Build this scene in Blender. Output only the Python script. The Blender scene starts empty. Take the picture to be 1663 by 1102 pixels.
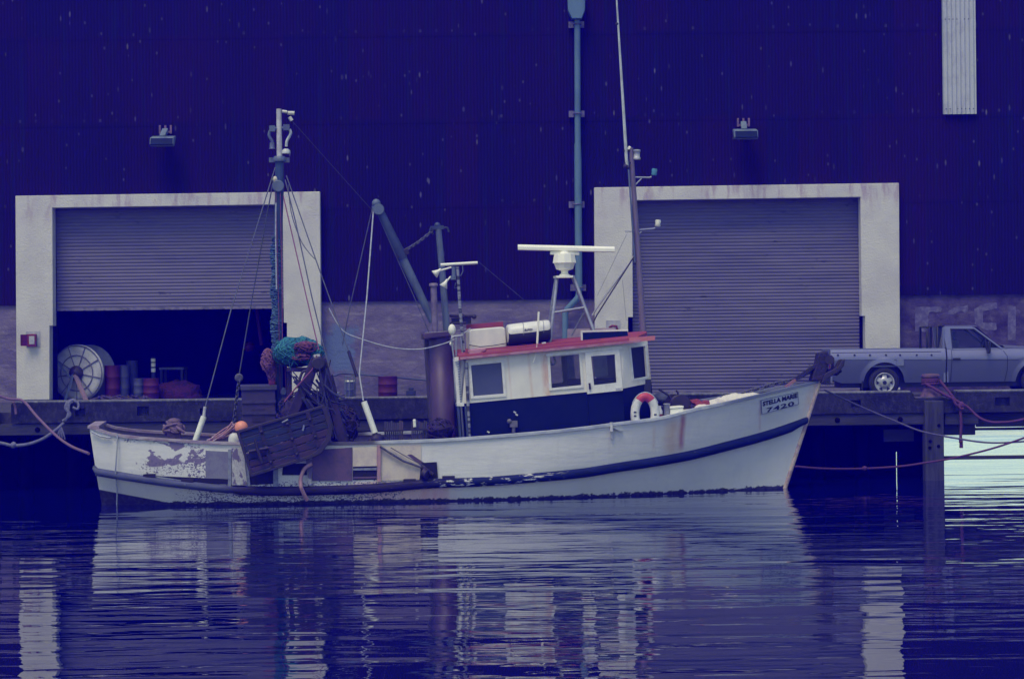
import bpy, bmesh, math, random
from mathutils import Vector, Matrix, noise
from mathutils.bvhtree import BVHTree
from mathutils.geometry import tessellate_polygon
random.seed(7)
V = Vector
C = bpy.context.scene.collection
WI = Matrix.Identity(4)

# ------------------------------------------------------------------ survey: the photograph's camera
F, CX, CY = 3825.0, 831.5, 551.0
CAM = V((0, 0, 3.1))
_a, _r = 11 / F, 0.0115
FW = V((0, math.cos(_a), -math.sin(_a)))
UP0 = V((0, math.sin(_a), math.cos(_a)))
RT = V((1, 0, 0)) * math.cos(_r) - UP0 * math.sin(_r)
UPC = V((1, 0, 0)) * math.sin(_r) + UP0 * math.cos(_r)

def raydir(px, py):
    return FW * F + RT * (px - CX) + UPC * (CY - py)
def P(px, py, Y):                       # world point seen at a picture place, at depth Y
    d = raydir(px, py)
    return CAM + d * (Y / d.y)
def proj(p):
    q = p - CAM
    k = F / q.dot(FW)
    return CX + q.dot(RT) * k, CY - q.dot(UPC) * k
def PZ(px, Y, z):                       # world point at a picture column, depth and height
    q = V((0, Y, z - CAM.z))
    X = ((px - CX) * q.dot(FW) / F + math.sin(_r) * q.dot(UP0)) / math.cos(_r)
    return V((X, Y, z))

# boat frame: x forward, y to the far side, z up
PSI = math.atan2(1.6, 14.03)
BM = Matrix.Translation(V((-7.93, 44.6, 0))) @ Matrix.Rotation(PSI, 4, 'Z')
BI = BM.inverted()
CAML = BI @ CAM
def L(p): return BI @ p
def ldir(px, py): return BI.to_3x3() @ raydir(px, py)
def LP(px, py, yl):                     # boat point on the lengthwise plane y = yl
    d = ldir(px, py)
    return CAML + d * ((yl - CAML.y) / d.y)

def pchip(tab, x):
    xs = [t[0] for t in tab]; ys = [t[1] for t in tab]
    n = len(xs)
    if x <= xs[0]: return ys[0]
    if x >= xs[-1]: return ys[-1]
    i = 0
    while x > xs[i + 1]: i += 1
    h = [xs[k + 1] - xs[k] for k in range(n - 1)]
    dl = [(ys[k + 1] - ys[k]) / h[k] for k in range(n - 1)]
    def m(k):
        if k == 0: return dl[0]
        if k == n - 1: return dl[-1]
        if dl[k - 1] * dl[k] <= 0: return 0
        w1, w2 = 2 * h[k] + h[k - 1], h[k] + 2 * h[k - 1]
        return (w1 + w2) / (w1 / dl[k - 1] + w2 / dl[k])
    t = (x - xs[i]) / h[i]
    a, b = m(i), m(i + 1)
    return ((2*t**3 - 3*t**2 + 1) * ys[i] + (t**3 - 2*t**2 + t) * h[i] * a
            + (-2*t**3 + 3*t**2) * ys[i + 1] + (t**3 - t**2) * h[i] * b)

# ------------------------------------------------------------------ mesh builder
MW = {}                                  # object -> its matrix in the world
class MB:
    def __init__(s): s.v = []; s.f = []; s.sm = []; s.mi = []
    def add(s, vs, fs, smooth=False, mi=0):
        o = len(s.v)
        s.v += [V(v) for v in vs]
        for f in fs:
            s.f.append([i + o for i in f]); s.sm.append(smooth); s.mi.append(mi)
    def box(s, c, size, R=None, mi=0):
        c = V(c); h = V(size) / 2; vs = []
        for dx in (-1, 1):
            for dy in (-1, 1):
                for dz in (-1, 1):
                    p = V((dx * h.x, dy * h.y, dz * h.z))
                    vs.append(c + (R @ p if R else p))
        s.add(vs, [(0, 1, 3, 2), (4, 6, 7, 5), (0, 4, 5, 1), (2, 3, 7, 6), (0, 2, 6, 4), (1, 5, 7, 3)], False, mi)
    def box2(s, a, b, mi=0):
        a, b = V(a), V(b); s.box((a + b) / 2, b - a, None, mi)
    def bar(s, a, b, w, h, up=(0, 0, 1), mi=0):
        a, b = V(a), V(b); d = (b - a).normalized(); up = V(up)
        if abs(d.dot(up)) > .99: up = V((0, 1, 0))
        sx = d.cross(up).normalized(); sy = sx.cross(d)
        vs = []
        for p in (a, b):
            for i, j in ((-1, -1), (1, -1), (1, 1), (-1, 1)):
                vs.append(p + sx * (w / 2 * i) + sy * (h / 2 * j))
        s.add(vs, [(0, 1, 2, 3), (7, 6, 5, 4), (0, 4, 5, 1), (1, 5, 6, 2), (2, 6, 7, 3), (3, 7, 4, 0)], False, mi)
    def tube(s, pts, r, n=8, mi=0, closed=False):
        pts = [V(p) for p in pts]; m = len(pts)
        rs = r if isinstance(r, (list, tuple)) else [r] * m
        vs = []; N = None
        for i in range(m):
            if closed: t = pts[(i + 1) % m] - pts[i - 1]
            else: t = pts[min(i + 1, m - 1)] - pts[max(i - 1, 0)]
            t = t.normalized() if t.length > 1e-9 else V((0, 0, 1))
            if N is None:
                N = t.orthogonal().normalized()
            else:
                N = N - t * N.dot(t)
                N = N.normalized() if N.length > 1e-6 else t.orthogonal().normalized()
            Bn = t.cross(N)
            for k in range(n):
                a = 2 * math.pi * k / n
                vs.append(pts[i] + (N * math.cos(a) + Bn * math.sin(a)) * rs[i])
        fs = []
        for i in range(m if closed else m - 1):
            j = (i + 1) % m
            for k in range(n):
                l = (k + 1) % n
                fs.append((i * n + k, i * n + l, j * n + l, j * n + k))
        s.add(vs, fs, True, mi)
        if not closed:
            s.add([vs[k] for k in range(n)], [tuple(range(n))], False, mi)
            s.add([vs[(m - 1) * n + k] for k in range(n)], [tuple(range(n))], False, mi)
    def lathe(s, base, axis, prof, n=20, mi=0, smooth=True):
        base = V(base); ax = V(axis).normalized(); a = ax.orthogonal().normalized(); b = ax.cross(a)
        vs = []
        for (r, h) in prof:
            for k in range(n):
                t = 2 * math.pi * k / n
                vs.append(base + ax * h + (a * math.cos(t) + b * math.sin(t)) * max(r, 1e-4))
        fs = []
        for i in range(len(prof) - 1):
            for k in range(n):
                l = (k + 1) % n
                fs.append((i * n + k, i * n + l, (i + 1) * n + l, (i + 1) * n + k))
        s.add(vs, fs, smooth, mi)
        for i in (0, len(prof) - 1):
            if prof[i][0] > 1e-3: s.add(vs[i * n:(i + 1) * n], [tuple(range(n))], False, mi)
    def ball(s, c, r, n=14, sq=(1, 1, 1), mi=0, jit=0, seed=0):
        c = V(c); vs = []; fs = []; m = n // 2
        for i in range(m + 1):
            th = math.pi * i / m
            for k in range(n):
                ph = 2 * math.pi * k / n
                d = V((math.sin(th) * math.cos(ph), math.sin(th) * math.sin(ph), math.cos(th)))
                rr = r
                if jit: rr = r * (1 + jit * noise.noise(d * 2.3 + V((seed * 7.1, seed * 3.3, seed))))
                vs.append(c + V((d.x * sq[0], d.y * sq[1], d.z * sq[2])) * rr)
        for i in range(m):
            for k in range(n):
                l = (k + 1) % n
                fs.append((i * n + k, i * n + l, (i + 1) * n + l, (i + 1) * n + k))
        s.add(vs, fs, True, mi)
    def grid(s, rows, smooth=True, mi=0, closed=False):
        m = len(rows[0]); vs = [p for r in rows for p in r]; fs = []
        for i in range(len(rows) - 1):
            for k in range(m if closed else m - 1):
                l = (k + 1) % m
                fs.append((i * m + k, i * m + l, (i + 1) * m + l, (i + 1) * m + k))
        s.add(vs, fs, smooth, mi)
    def prism(s, loops, mapf, d0, d1, mi=0):
        flat = [p for l in loops for p in l]; n = len(flat)
        vs = [mapf(p, d0) for p in flat] + [mapf(p, d1) for p in flat]
        if len(loops) == 1:
            fs = [tuple(range(n)), tuple(range(2 * n - 1, n - 1, -1))]
        else:
            tr = tessellate_polygon([[V((p[0], p[1], 0)) for p in l] for l in loops])
            fs = [tuple(t) for t in tr] + [tuple(n + i for i in reversed(t)) for t in tr]
        o = 0
        for l in loops:
            m = len(l)
            for i in range(m):
                j = (i + 1) % m
                fs.append((o + i, o + j, n + o + j, n + o + i))
            o += m
        s.add(vs, fs, False, mi)
    def prW(s, loops, Y0, Y1, mi=0):     # picture outline at depth Y0, given thickness to Y1 (world)
        if not isinstance(loops[0][0], (list, tuple)): loops = [loops]
        lp = [[(P(x, y, Y0).x, P(x, y, Y0).z) for x, y in l] for l in loops]
        s.prism(lp, lambda p, d: V((p[0], d, p[1])), Y0, Y1, mi)
    def prL(s, loops, y0, y1, mi=0):     # the same along the boat
        if not isinstance(loops[0][0], (list, tuple)): loops = [loops]
        lp = [[(LP(x, y, y0).x, LP(x, y, y0).z) for x, y in l] for l in loops]
        s.prism(lp, lambda p, d: V((p[0], d, p[1])), y0, y1, mi)
    def build(s, name, mat, parent=None, frame=WI, label=None, cat=None, group=None, kind=None, bevel=0, recalc=True, solid=0):
        me = bpy.data.meshes.new(name); o = bpy.data.objects.new(name, me); C.objects.link(o)
        if parent is None:
            pw = [frame @ p for p in s.v]
            lo = V([min(p[i] for p in pw) for i in range(3)]); hi = V([max(p[i] for p in pw) for i in range(3)])
            M = Matrix.Translation(V(((lo.x + hi.x) / 2, (lo.y + hi.y) / 2, lo.z))) @ frame.to_3x3().to_4x4()
            o.matrix_basis = M; MW[o] = M
        else:
            o.parent = parent; MW[o] = MW[parent].copy()
        T = MW[o].inverted() @ frame
        me.from_pydata([T @ p for p in s.v], [], s.f)
        for p, sm, mi in zip(me.polygons, s.sm, s.mi):
            p.use_smooth = sm; p.material_index = mi
        for m in (mat if isinstance(mat, (list, tuple)) else [mat]): me.materials.append(m)
        if recalc:
            bm = bmesh.new(); bm.from_mesh(me); bmesh.ops.recalc_face_normals(bm, faces=bm.faces); bm.to_mesh(me); bm.free()
        me.update()
        if solid:
            md = o.modifiers.new('s', 'SOLIDIFY'); md.thickness = solid; md.offset = -1
        if bevel:
            md = o.modifiers.new('b', 'BEVEL'); md.width = bevel; md.segments = 2; md.limit_method = 'ANGLE'; md.angle_limit = math.radians(40)
        tag(o, label, cat, group, kind)
        return o

def tag(o, label=None, cat=None, group=None, kind=None):
    if label: o['label'] = label
    if cat: o['category'] = cat
    if group: o['group'] = group
    if kind: o['kind'] = kind
    return o
def thing(name, label, cat, loc, frame=WI, group=None):
    o = bpy.data.objects.new(name, None); C.objects.link(o); o.empty_display_size = .2
    M = Matrix.Translation(V(loc)) @ frame.to_3x3().to_4x4()
    o.matrix_basis = M; MW[o] = M
    return tag(o, label, cat, group)
def copy_thing(root, delta, label, rotz=0):
    r = root.copy(); C.objects.link(r)
    r.location = root.location + V(delta); r.rotation_euler[2] += rotz; r['label'] = label
    for ch in list(root.children):
        c = ch.copy(); C.objects.link(c); c.parent = r
        for g in list(ch.children):
            d = g.copy(); C.objects.link(d); d.parent = c
    return r
def sag(a, b, drop, n=14):
    a, b = V(a), V(b)
    return [a.lerp(b, i / n) - V((0, 0, drop * 4 * (i / n) * (1 - i / n))) for i in range(n + 1)]
def smoothpts(pts, k=6):
    pts = [V(p) for p in pts]; out = []
    for i in range(len(pts) - 1):
        p0, p1, p2, p3 = pts[max(i - 1, 0)], pts[i], pts[i + 1], pts[min(i + 2, len(pts) - 1)]
        for j in range(k):
            t = j / k
            out.append(0.5 * ((2 * p1) + (p2 - p0) * t + (2 * p0 - 5 * p1 + 4 * p2 - p3) * t * t + (3 * p1 - p0 - 3 * p2 + p3) * t ** 3))
    out.append(pts[-1]); return out

# ------------------------------------------------------------------ materials
class NT:
    def __init__(s, name):
        s.m = bpy.data.materials.new(name); s.m.use_nodes = True
        s.t = s.m.node_tree; s.b = s.t.nodes['Principled BSDF']; s._c = None
    def n(s, typ, **kw):
        x = s.t.nodes.new(typ)
        for k, v in kw.items(): setattr(x, k, v)
        return x
    def ln(s, a, b): s.t.links.new(a, b)
    def put(s, inp, v):
        if hasattr(v, 'is_output'): s.ln(v, inp)
        elif isinstance(v, (tuple, list)) and len(v) == 3 and inp.type == 'RGBA': inp.default_value = (*v, 1)
        else: inp.default_value = v
    def co(s):
        if s._c is None: s._c = s.n('ShaderNodeTexCoord').outputs['Object']
        return s._c
    def xyz(s):
        x = s.n('ShaderNodeSeparateXYZ'); s.ln(s.co(), x.inputs[0]); return x.outputs
    def map(s, scale, loc=(0, 0, 0)):
        x = s.n('ShaderNodeMapping'); s.ln(s.co(), x.inputs['Vector']); x.inputs['Scale'].default_value = scale; x.inputs['Location'].default_value = loc
        return x.outputs[0]
    def noise(s, scale, detail=4, rough=.55, vec=None, stretch=None, dist=0, loc=(0, 0, 0)):
        x = s.n('ShaderNodeTexNoise'); x.inputs['Scale'].default_value = scale; x.inputs['Detail'].default_value = detail
        x.inputs['Roughness'].default_value = rough; x.inputs['Distortion'].default_value = dist
        if vec is None: vec = s.map(stretch or (1, 1, 1), loc)
        s.ln(vec, x.inputs['Vector']); return x.outputs['Fac']
    def math(s, op, a, b=0.0, c=None):
        x = s.n('ShaderNodeMath', operation=op); s.put(x.inputs[0], a); s.put(x.inputs[1], b)
        if c is not None: s.put(x.inputs[2], c)
        return x.outputs[0]
    def step(s, v, lo, hi, a=0.0, b=1.0):
        x = s.n('ShaderNodeMapRange', interpolation_type='SMOOTHSTEP'); s.put(x.inputs['Value'], v)
        for k, q in zip(('From Min', 'From Max', 'To Min', 'To Max'), (lo, hi, a, b)): s.put(x.inputs[k], q)
        return x.outputs[0]
    def band(s, v, a, b, soft=.05):
        return s.math('MULTIPLY', s.step(v, a - soft, a + soft), s.step(v, b - soft, b + soft, 1.0, 0.0))
    def mul(s, *a):
        r = a[0]
        for q in a[1:]: r = s.math('MULTIPLY', r, q)
        return r
    def mix(s, f, a, b):
        x = s.n('ShaderNodeMix', data_type='RGBA'); s.put(x.inputs[0], f); s.put(x.inputs[6], a); s.put(x.inputs[7], b); return x.outputs[2]
    def bump(s, h, dist=.01, strength=1.0):
        x = s.n('ShaderNodeBump'); x.inputs['Distance'].default_value = dist; x.inputs['Strength'].default_value = strength
        s.ln(h, x.inputs['Height']); s.ln(x.outputs[0], s.b.inputs['Normal'])
    def set(s, col=None, rough=None, metal=None, spec=None):
        if col is not None: s.put(s.b.inputs['Base Color'], col)
        if rough is not None: s.put(s.b.inputs['Roughness'], rough)
        if metal is not None: s.put(s.b.inputs['Metallic'], metal)
        if spec is not None: s.put(s.b.inputs['Specular IOR Level'], spec)
        return s.m

def mat(name, c, rough=.6, metal=0.0, c2=None, scale=3.0, lo=.42, hi=.62, bump=0.0, bscale=40, stretch=(1, 1, 1), spec=.4):
    q = NT(name)
    if c2 is None: c2 = tuple(x * .72 for x in c)
    f = q.step(q.noise(scale, 6, .62, stretch=stretch), lo, hi)
    f2 = q.step(q.noise(scale * 7, 4, .6, stretch=stretch), .3, .75, 0.0, .45)
    f = q.math('MAXIMUM', f, f2)
    if bump: q.bump(q.noise(bscale, 5, .6, stretch=stretch), bump)
    return q.set(q.mix(f, c, c2), rough, metal, spec)
# ------------------------------------------------------------------ the setting
YW = 56.0            # shed wall
YD = 47.9            # face of the wharf
ZD = 1.58            # wharf deck

def water_mat():
    q = NT('harbour_water')
    x, y, z = q.xyz()
    big = q.noise(.11, 3, .5)
    amp = q.math('ADD', q.step(big, .36, .64, .55, 1.0), q.step(y, 24, 33, .45, 0.0))
    calm = q.math('MAXIMUM', q.step(y, 33.0, 42.5, 1.0, .40), q.step(y, 46.5, 54.0, 0.0, 5.0))          # sheltered strip beside the boat
    a = q.noise(.78, 2, .5, stretch=(.26, 1.0, 1), dist=.4)
    b = q.noise(2.3, 2, .5, stretch=(.22, 1.0, 1), dist=.2, loc=(3, 8, 0))
    c = q.noise(6.0, 2, .5, stretch=(.30, 1.0, 1), loc=(9, 1, 0))
    h = q.math('ADD', q.math('ADD', q.mul(a, 1.15), q.mul(b, .30)), q.mul(c, .04))
    q.bump(q.mul(h, amp, calm), .026)
    q.b.inputs['IOR'].default_value = 1.46
    return q.set((.002, .004, .075), .012, 0, .5)

m = MB(); m.add([(-110, -60, 0), (110, -60, 0), (110, 92, 0), (-110, 92, 0)], [(0, 1, 2, 3)])
m.build('water', water_mat(), kind='structure')

def concrete_mat(name, c, c2, edge=None):
    q = NT(name)
    n1 = q.step(q.noise(1.4, 6, .65, stretch=(.7, 1, 1.6)), .35, .7)
    n2 = q.step(q.noise(14, 5, .7, stretch=(1, 1, .5)), .45, .72)
    col = q.mix(n1, c, c2)
    col = q.mix(q.mul(n2, .55), col, tuple(x * 2.2 + .012 for x in c))
    q.bump(q.noise(22, 6, .7), .02)
    return q.set(col, .85, 0, .25)

M_DECK = concrete_mat('deck_concrete', (.06, .055, .065), (.04, .04, .05))
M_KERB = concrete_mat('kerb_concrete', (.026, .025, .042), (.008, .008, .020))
M_KERBTOP = concrete_mat('kerb_lit_worn_top', (.16, .16, .18), (.09, .09, .11))  # paler than the kerb: overhead light put into the top's colour
M_TIMBER = mat('grey_timber', (.048, .046, .065), .85, c2=(.022, .022, .034), scale=2.2, stretch=(.35, 1, 3), bump=.01, bscale=9)
M_PILE = mat('pile_timber', (.050, .048, .068), .85, c2=(.022, .021, .034), scale=2.2, stretch=(3, 3, .3), bump=.012, bscale=9)
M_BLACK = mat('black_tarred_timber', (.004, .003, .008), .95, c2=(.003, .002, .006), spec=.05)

m = MB(); m.box2((-60, YD + .42, 1.30), (60, 62, ZD))
m.build('wharf_deck', M_DECK, kind='structure')
m = MB()                                             # bulkhead below the deck, with the slits the photo shows
xa = PZ(1455.6, 50, 0).x; xb = PZ(1460.4, 50, 0).x; xc = PZ(1495.5, 50, 0).x
m.box2((-60, 50, -1.5), (xa, 50.3, 1.298)); m.box2((xb, 50, -1.5), (xc, 50.3, 1.298)); m.box2((xa, 50.02, .48), (xb, 50.28, 1.298)); m.box2((xc, 50.02, .22), (xc + .03, 50.28, 1.298)); m.box2((xc + .03, 50, -1.5), (PZ(1509, 50, 0).x, 50.3, 1.298))
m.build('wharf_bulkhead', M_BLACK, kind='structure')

# kerb timbers along the edge
def kerb(x0, x1, label, holes):
    m = MB()
    zb, zt = 1.375, 1.81
    out = [(x0, zb), (x1, zb), (x1, zt - .05), (x1 - .05, zt), (x0 + .05, zt), (x0, zt - .05)]
    hl = [[(h - w / 2, z), (h + w / 2, z), (h + w / 2, z + hh), (h - w / 2, z + hh)] for h, w, z, hh in holes]
    m.prism([out] + hl, lambda p, d: V((p[0], d, p[1])), YD, YD + .09)
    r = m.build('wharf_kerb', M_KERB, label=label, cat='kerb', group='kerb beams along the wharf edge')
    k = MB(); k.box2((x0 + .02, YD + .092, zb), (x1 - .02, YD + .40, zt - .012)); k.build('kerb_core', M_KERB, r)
    k = MB(); k.box2((x0 + .06, YD - .008, zt - .03), (x1 - .06, YD + .38, zt + .016)); k.build('lit_worn_top', M_KERBTOP, r, bevel=.018)  # pale cap paints the light along the kerb's top edge
    return r
hx = lambda px: PZ(px, YD, 1.6).x
kerb(-24, hx(-6), 'short concrete kerb at the far left edge of the wharf', [])
kerb(hx(18), hx(1484), 'very long weathered concrete kerb behind the fishing boat', [(hx(130), .2, 1.50, .16), (hx(232), .24, 1.5, .19), (hx(330), .14, 1.52, .12), (hx(1232 + 158), .2, 1.50, .15)])
kerb(hx(1549), 24, 'concrete kerb with flaking pale paint right of the bollard', [(hx(1628), .3, 1.50, .17)])
# waling timbers below
def beam(x0, x1, z0, z1, y0, y1, label, name='fender_beam', grp='waling timbers under the kerb', bolts=()):
    m = MB(); m.box2((x0, y0, z0), (x1, y1, z1))
    r = m.build(name, M_TIMBER, label=label, cat='beam', group=grp, bevel=.015)
    for b in bolts:
        k = MB(); k.lathe((b, y0 + .02, (z0 + z1) / 2), (0, -1, 0), [(.055, 0), (.055, .035), (.03, .05)], 10); k.build('bolt', M_BLACK, r)
    return r
beam(-24, hx(690), 1.125, 1.355, YD + .04, YD + .3, 'weathered timber beam under the kerb behind the boat stern', bolts=[hx(60)])
beam(hx(690) + .01, hx(1501), 1.135, 1.36, YD + .04, YD + .3, 'pale weathered timber beam between boat bow and square pile', bolts=[hx(1360), hx(1462)])
beam(hx(1535), hx(1590), 1.12, 1.355, YD + .06, YD + .3, 'short timber beam right of the square pile')
beam(hx(1535), 24, .40, .475, YD + .30, YD + .40, 'thin low brace just above the bright water', 'brace_timber', 'braces under the wharf')
beam(hx(1535), 24, .985, 1.035, YD + .5, YD + .6, 'thin upper brace above the bright water gap', 'brace_timber', 'braces under the wharf')
beam(hx(1537), hx(1589), .90, 1.12, YD + .34, YD + .5, 'dark packing beam hung below the deck edge', 'packing_beam', 'braces under the wharf')
beam(hx(1591), 24, 1.06, 1.34, YD + .34, YD + .46, 'dark beam above the bright water at far right', 'packing_beam', 'braces under the wharf')
m = MB(); m.prW([(1435, 697), (1484, 697), (1484, 716), (1436, 717)], 48.6, 48.68)
m.build('hanging_board', M_TIMBER, label='small board hanging under the deck left of the square pile', cat='board')

# piles
def pile(px, Y, w, zt, label, square=True):
    c = PZ(px, Y, 0); m = MB()
    if square: m.box2((c.x - w / 2, Y - .0, -2), (c.x + w / 2, Y + .32, zt))
    else: m.lathe((c.x, Y + .2, -2), (0, 0, 1), [(w / 2, 0), (w / 2 * .97, zt + 2)], 12)
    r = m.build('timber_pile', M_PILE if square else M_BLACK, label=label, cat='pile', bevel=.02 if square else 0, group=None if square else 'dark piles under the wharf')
    if square:
        for dx, dz in ((.09, -.5), (-.09, -1.02 + .2), (.08, -.92), (-.1, -.95)):
            k = MB(); k.lathe((c.x + dx, Y + .01, zt + dz), (0, -1, 0), [(.035, 0), (.035, .02)], 10); k.build('bolt', M_BLACK, r)
    return r
pile(1518.5, YD - .12, .385, 1.62, 'square weathered timber pile in front of the bollard')
for i, px in enumerate((40, 118, 1330, 1402)):
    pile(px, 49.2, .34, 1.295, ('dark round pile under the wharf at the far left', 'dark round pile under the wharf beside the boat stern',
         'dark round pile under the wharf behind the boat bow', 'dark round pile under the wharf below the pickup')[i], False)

# ------------------------------------------------------------------ the shed
def clad_mat():
    q = NT('painted_cladding')
    f = q.step(q.noise(.35, 5, .6, stretch=(1, 1, .4)), .3, .75)
    col = q.mix(f, (.0125, .0052, .026), (.0185, .0062, .031))
    wn = q.n('ShaderNodeTexWhiteNoise', noise_dimensions='2D'); cb = q.n('ShaderNodeCombineXYZ')
    q0 = q.xyz(); q.ln(q.math('FLOOR', q.math('MULTIPLY', q0[0], 1 / .762)), cb.inputs[0]); q.ln(q.math('FLOOR', q.math('MULTIPLY', q.math('SUBTRACT', q0[2], .49), .49)), cb.inputs[1]); q.ln(cb.outputs[0], wn.inputs['Vector'])
    col = q.mix(q.mul(wn.outputs['Value'], .8), col, (.0085, .0058, .036))   # one sheet faded more than the next
    f2 = q.step(q.noise(6, 3, .5, stretch=(1.6, 1, .06)), .52, .75)      # rain streaks
    col = q.mix(q.mul(f2, .5), col, (.010, .012, .042))
    v = q.n('ShaderNodeTexVoronoi'); v.inputs['Scale'].default_value = 1.0; v.inputs['Randomness'].default_value = 1
    q.ln(q.map((2.1, 1, 1.0)), v.inputs['Vector'])
    spot = q.step(v.outputs['Distance'], .035, .085, 1.0, 0.0)
    sp = q.n('ShaderNodeSeparateColor'); q.ln(v.outputs['Color'], sp.inputs[0])
    keep = q.step(sp.outputs[0], .50, .9)
    v2 = q.n('ShaderNodeTexVoronoi'); v2.inputs['Scale'].default_value = 1.0; q.ln(q.map((5.2, 1, 1.7), (4, 0, 9)), v2.inputs['Vector'])
    sp2 = q.n('ShaderNodeSeparateColor'); q.ln(v2.outputs['Color'], sp2.inputs[0])
    spot2 = q.mul(q.step(v2.outputs['Distance'], .06, .16, 1.0, 0.0), q.step(sp2.outputs[0], .5, 1.0), .6, q.step(q.noise(.4, 2), .36, .55))
    v3 = q.n('ShaderNodeTexVoronoi'); v3.inputs['Scale'].default_value = 1.0; q.ln(q.map((3.4, 1, 2.2), (1, 0, 5)), v3.inputs['Vector'])
    sp3 = q.n('ShaderNodeSeparateColor'); q.ln(v3.outputs['Color'], sp3.inputs[0])
    spot3 = q.mul(q.step(v3.outputs['Distance'], .045, .11, 1.0, 0.0), q.step(sp3.outputs[1], .66, 1.0), .32)
    x, y, z = q.xyz()
    rows = None
    for zr in (6.13 + .10, 8.14 + .10, 10.2 + .08):
        d = q.math('ABSOLUTE', q.math('SUBTRACT', z, zr - ZD)); r = q.step(d, .02, .05, 1.0, 0.0)
        rows = r if rows is None else q.math('MAXIMUM', rows, r)
    fx = q.math('ABSOLUTE', q.math('SUBTRACT', q.math('FRACT', q.math('MULTIPLY', x, 1 / .381)), .5))
    nails = q.mul(rows, q.step(fx, .05, .11, 1.0, 0.0), q.step(q.noise(1.7, 3, .6, loc=(2, 5, 1)), .50, .74, 0.0, .30))
    col = q.mix(q.math('MAXIMUM', q.math('MAXIMUM', q.mul(spot, keep, .5), q.math('MAXIMUM', spot2, spot3)), nails), col, (.17, .16, .23))      # bird lime and chipped paint
    return q.set(col, .7, 0, .05)
M_CLAD = clad_mat()

def base_mat():
    q = NT('old_plaster_wall')
    x, y, z = q.xyz()
    f = q.step(q.noise(1.1, 7, .65, stretch=(.8, 1, 1.8)), .32, .68)
    col = q.mix(f, (.19, .155, .215), (.105, .085, .155))
    f2 = q.step(q.noise(4, 6, .7, stretch=(.5, 1, 2.2)), .5, .72)
    col = q.mix(q.mul(f2, .6), col, (.33, .29, .33))
    edge = q.math('MULTIPLY', q.math('SUBTRACT', q.noise(1.6, 4, .6), .5), .5)
    rp = q.step(q.math('ADD', x, edge), 8.6, 9.2)
    col = q.mix(q.mul(rp, q.step(q.noise(2.2, 6, .65), .30, .62, .95, .55)), col, (.026, .014, .062))   # dark paint by the pickup
    c = P(552, 570, YW); 
    d = q.math('ABSOLUTE', q.math('SUBTRACT', x, c.x - WOX))
    patch = q.mul(q.step(d, .10, .9, 1.0, 0.0), q.band(z, P(552, 612, YW).z - WOZ, P(552, 527, YW).z - WOZ, .35))
    patch = q.step(q.math('ADD', patch, q.math('MULTIPLY', q.math('SUBTRACT', q.noise(2.1, 7, .68), .5), 3.0)), .40, .95)
    near = q.step(d, .5, 1.5, 1.0, 0.0)
    col = q.mix(q.mul(patch, near), col, (.12, .16, .29))           # old whitewash smear
    q.bump(q.noise(9, 6, .7), .03)
    return q.set(col, .9, 0, .2)

sx0, sx1 = -15.5, 15.5
shed = thing('warehouse', 'tall dark purple corrugated metal warehouse with two white framed roller doors', 'warehouse', (0, YW, ZD))
WOX, WOZ = 0, ZD
M_BASE = base_mat()
# door surrounds first: their outlines cut the wall
LS_O = [(25, 318), (519.5, 311), (522, 650), (27, 648)]
LS_I = [(85, 337.5), (459, 332), (461, 524), (466, 524), (466.5, 660), (80.5, 660), (80.5, 529), (86, 529)]
RS_O = [(965, 304.5), (1460, 297), (1462.5, 660), (967, 660)]
RS_I = [(1026.5, 325.5), (1397.5, 320), (1399.5, 513), (1405, 513), (1406.5, 670), (1020, 670), (1020, 515), (1028, 515)]
YS = YW - .28
def surround_mat():
    q = NT('door_surround_paint')
    x, y, z = q.xyz()
    col = q.mix(q.step(q.noise(1.3, 6, .6), .35, .7), (.60, .575, .54), (.51, .485, .475))
    top = q.step(z, 4.25 - .3, 4.95, 0.0, 1.0)
    st = q.step(q.noise(5, 5, .6, stretch=(1, 1, .25)), .48, .66)
    col = q.mix(q.mul(top, st, .75), col, (.36, .26, .33))         # rusty wash below the flashing
    col = q.mix(q.mul(q.step(q.noise(26, 3, .6), .62, .72), .35), col, (.3, .25, .3))
    q.bump(q.noise(30, 4, .6), .012)
    return q.set(col, .8, 0, .25)
M_SUR = surround_mat()
def surround(O, I, bottomcut):
    m = MB()
    lo = [P(*p, YS) for p in O]; li = [P(*p, YS) for p in I]
    zb = ZD + .06
    # one outline: up the outside, across, down and back round the inner edge
    out = [(lo[3].x, zb), (lo[0].x, lo[0].z), (lo[1].x, lo[1].z), (lo[2].x, zb)]
    inn = [(p.x, max(p.z, zb)) for p in li]
    a = inn                                    # TL,TR,(notch..),BR,BL,(notch)
    loop = [out[0], out[1], out[2], out[3], a[4], a[3], a[2], a[1], a[0], a[7], a[6], a[5]]
    m.prism([loop], lambda p, d: V((p[0], d, p[1])), YS, YW + .12)
    return m.build('door_surround', M_SUR, shed, bevel=.012), out, inn
s1, o1, i1 = surround(LS_O, LS_I, 0)
s2, o2, i2 = surround(RS_O, RS_I, 0)
for o in (o1, o2):
    m = MB()
    inn = i1 if o is o1 else i2
    for xa, xb in ((o[0][0] - .06, inn[4][0] if 0 else inn[5][0] + .03), (inn[4][0] - .03, o[3][0] + .06)):
        m = MB(); m.box2((xa, YS - .05, ZD), (xb, YW + .12, ZD + .058)); m.build('plinth', M_KERB, shed)
ZB = 3.93                                             # top of the plastered base
# base wall pieces
m = MB()
for xa, xb in ((sx0, o1[0][0] + .1), (o1[3][0] - .1, o2[0][0] + .1), (o2[3][0] - .1, sx1)):
    m = MB(); m.box2((xa, YW, ZD + .002), (xb, YW + .25, ZB)); m.build('plaster_base_wall', M_BASE, shed)
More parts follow.
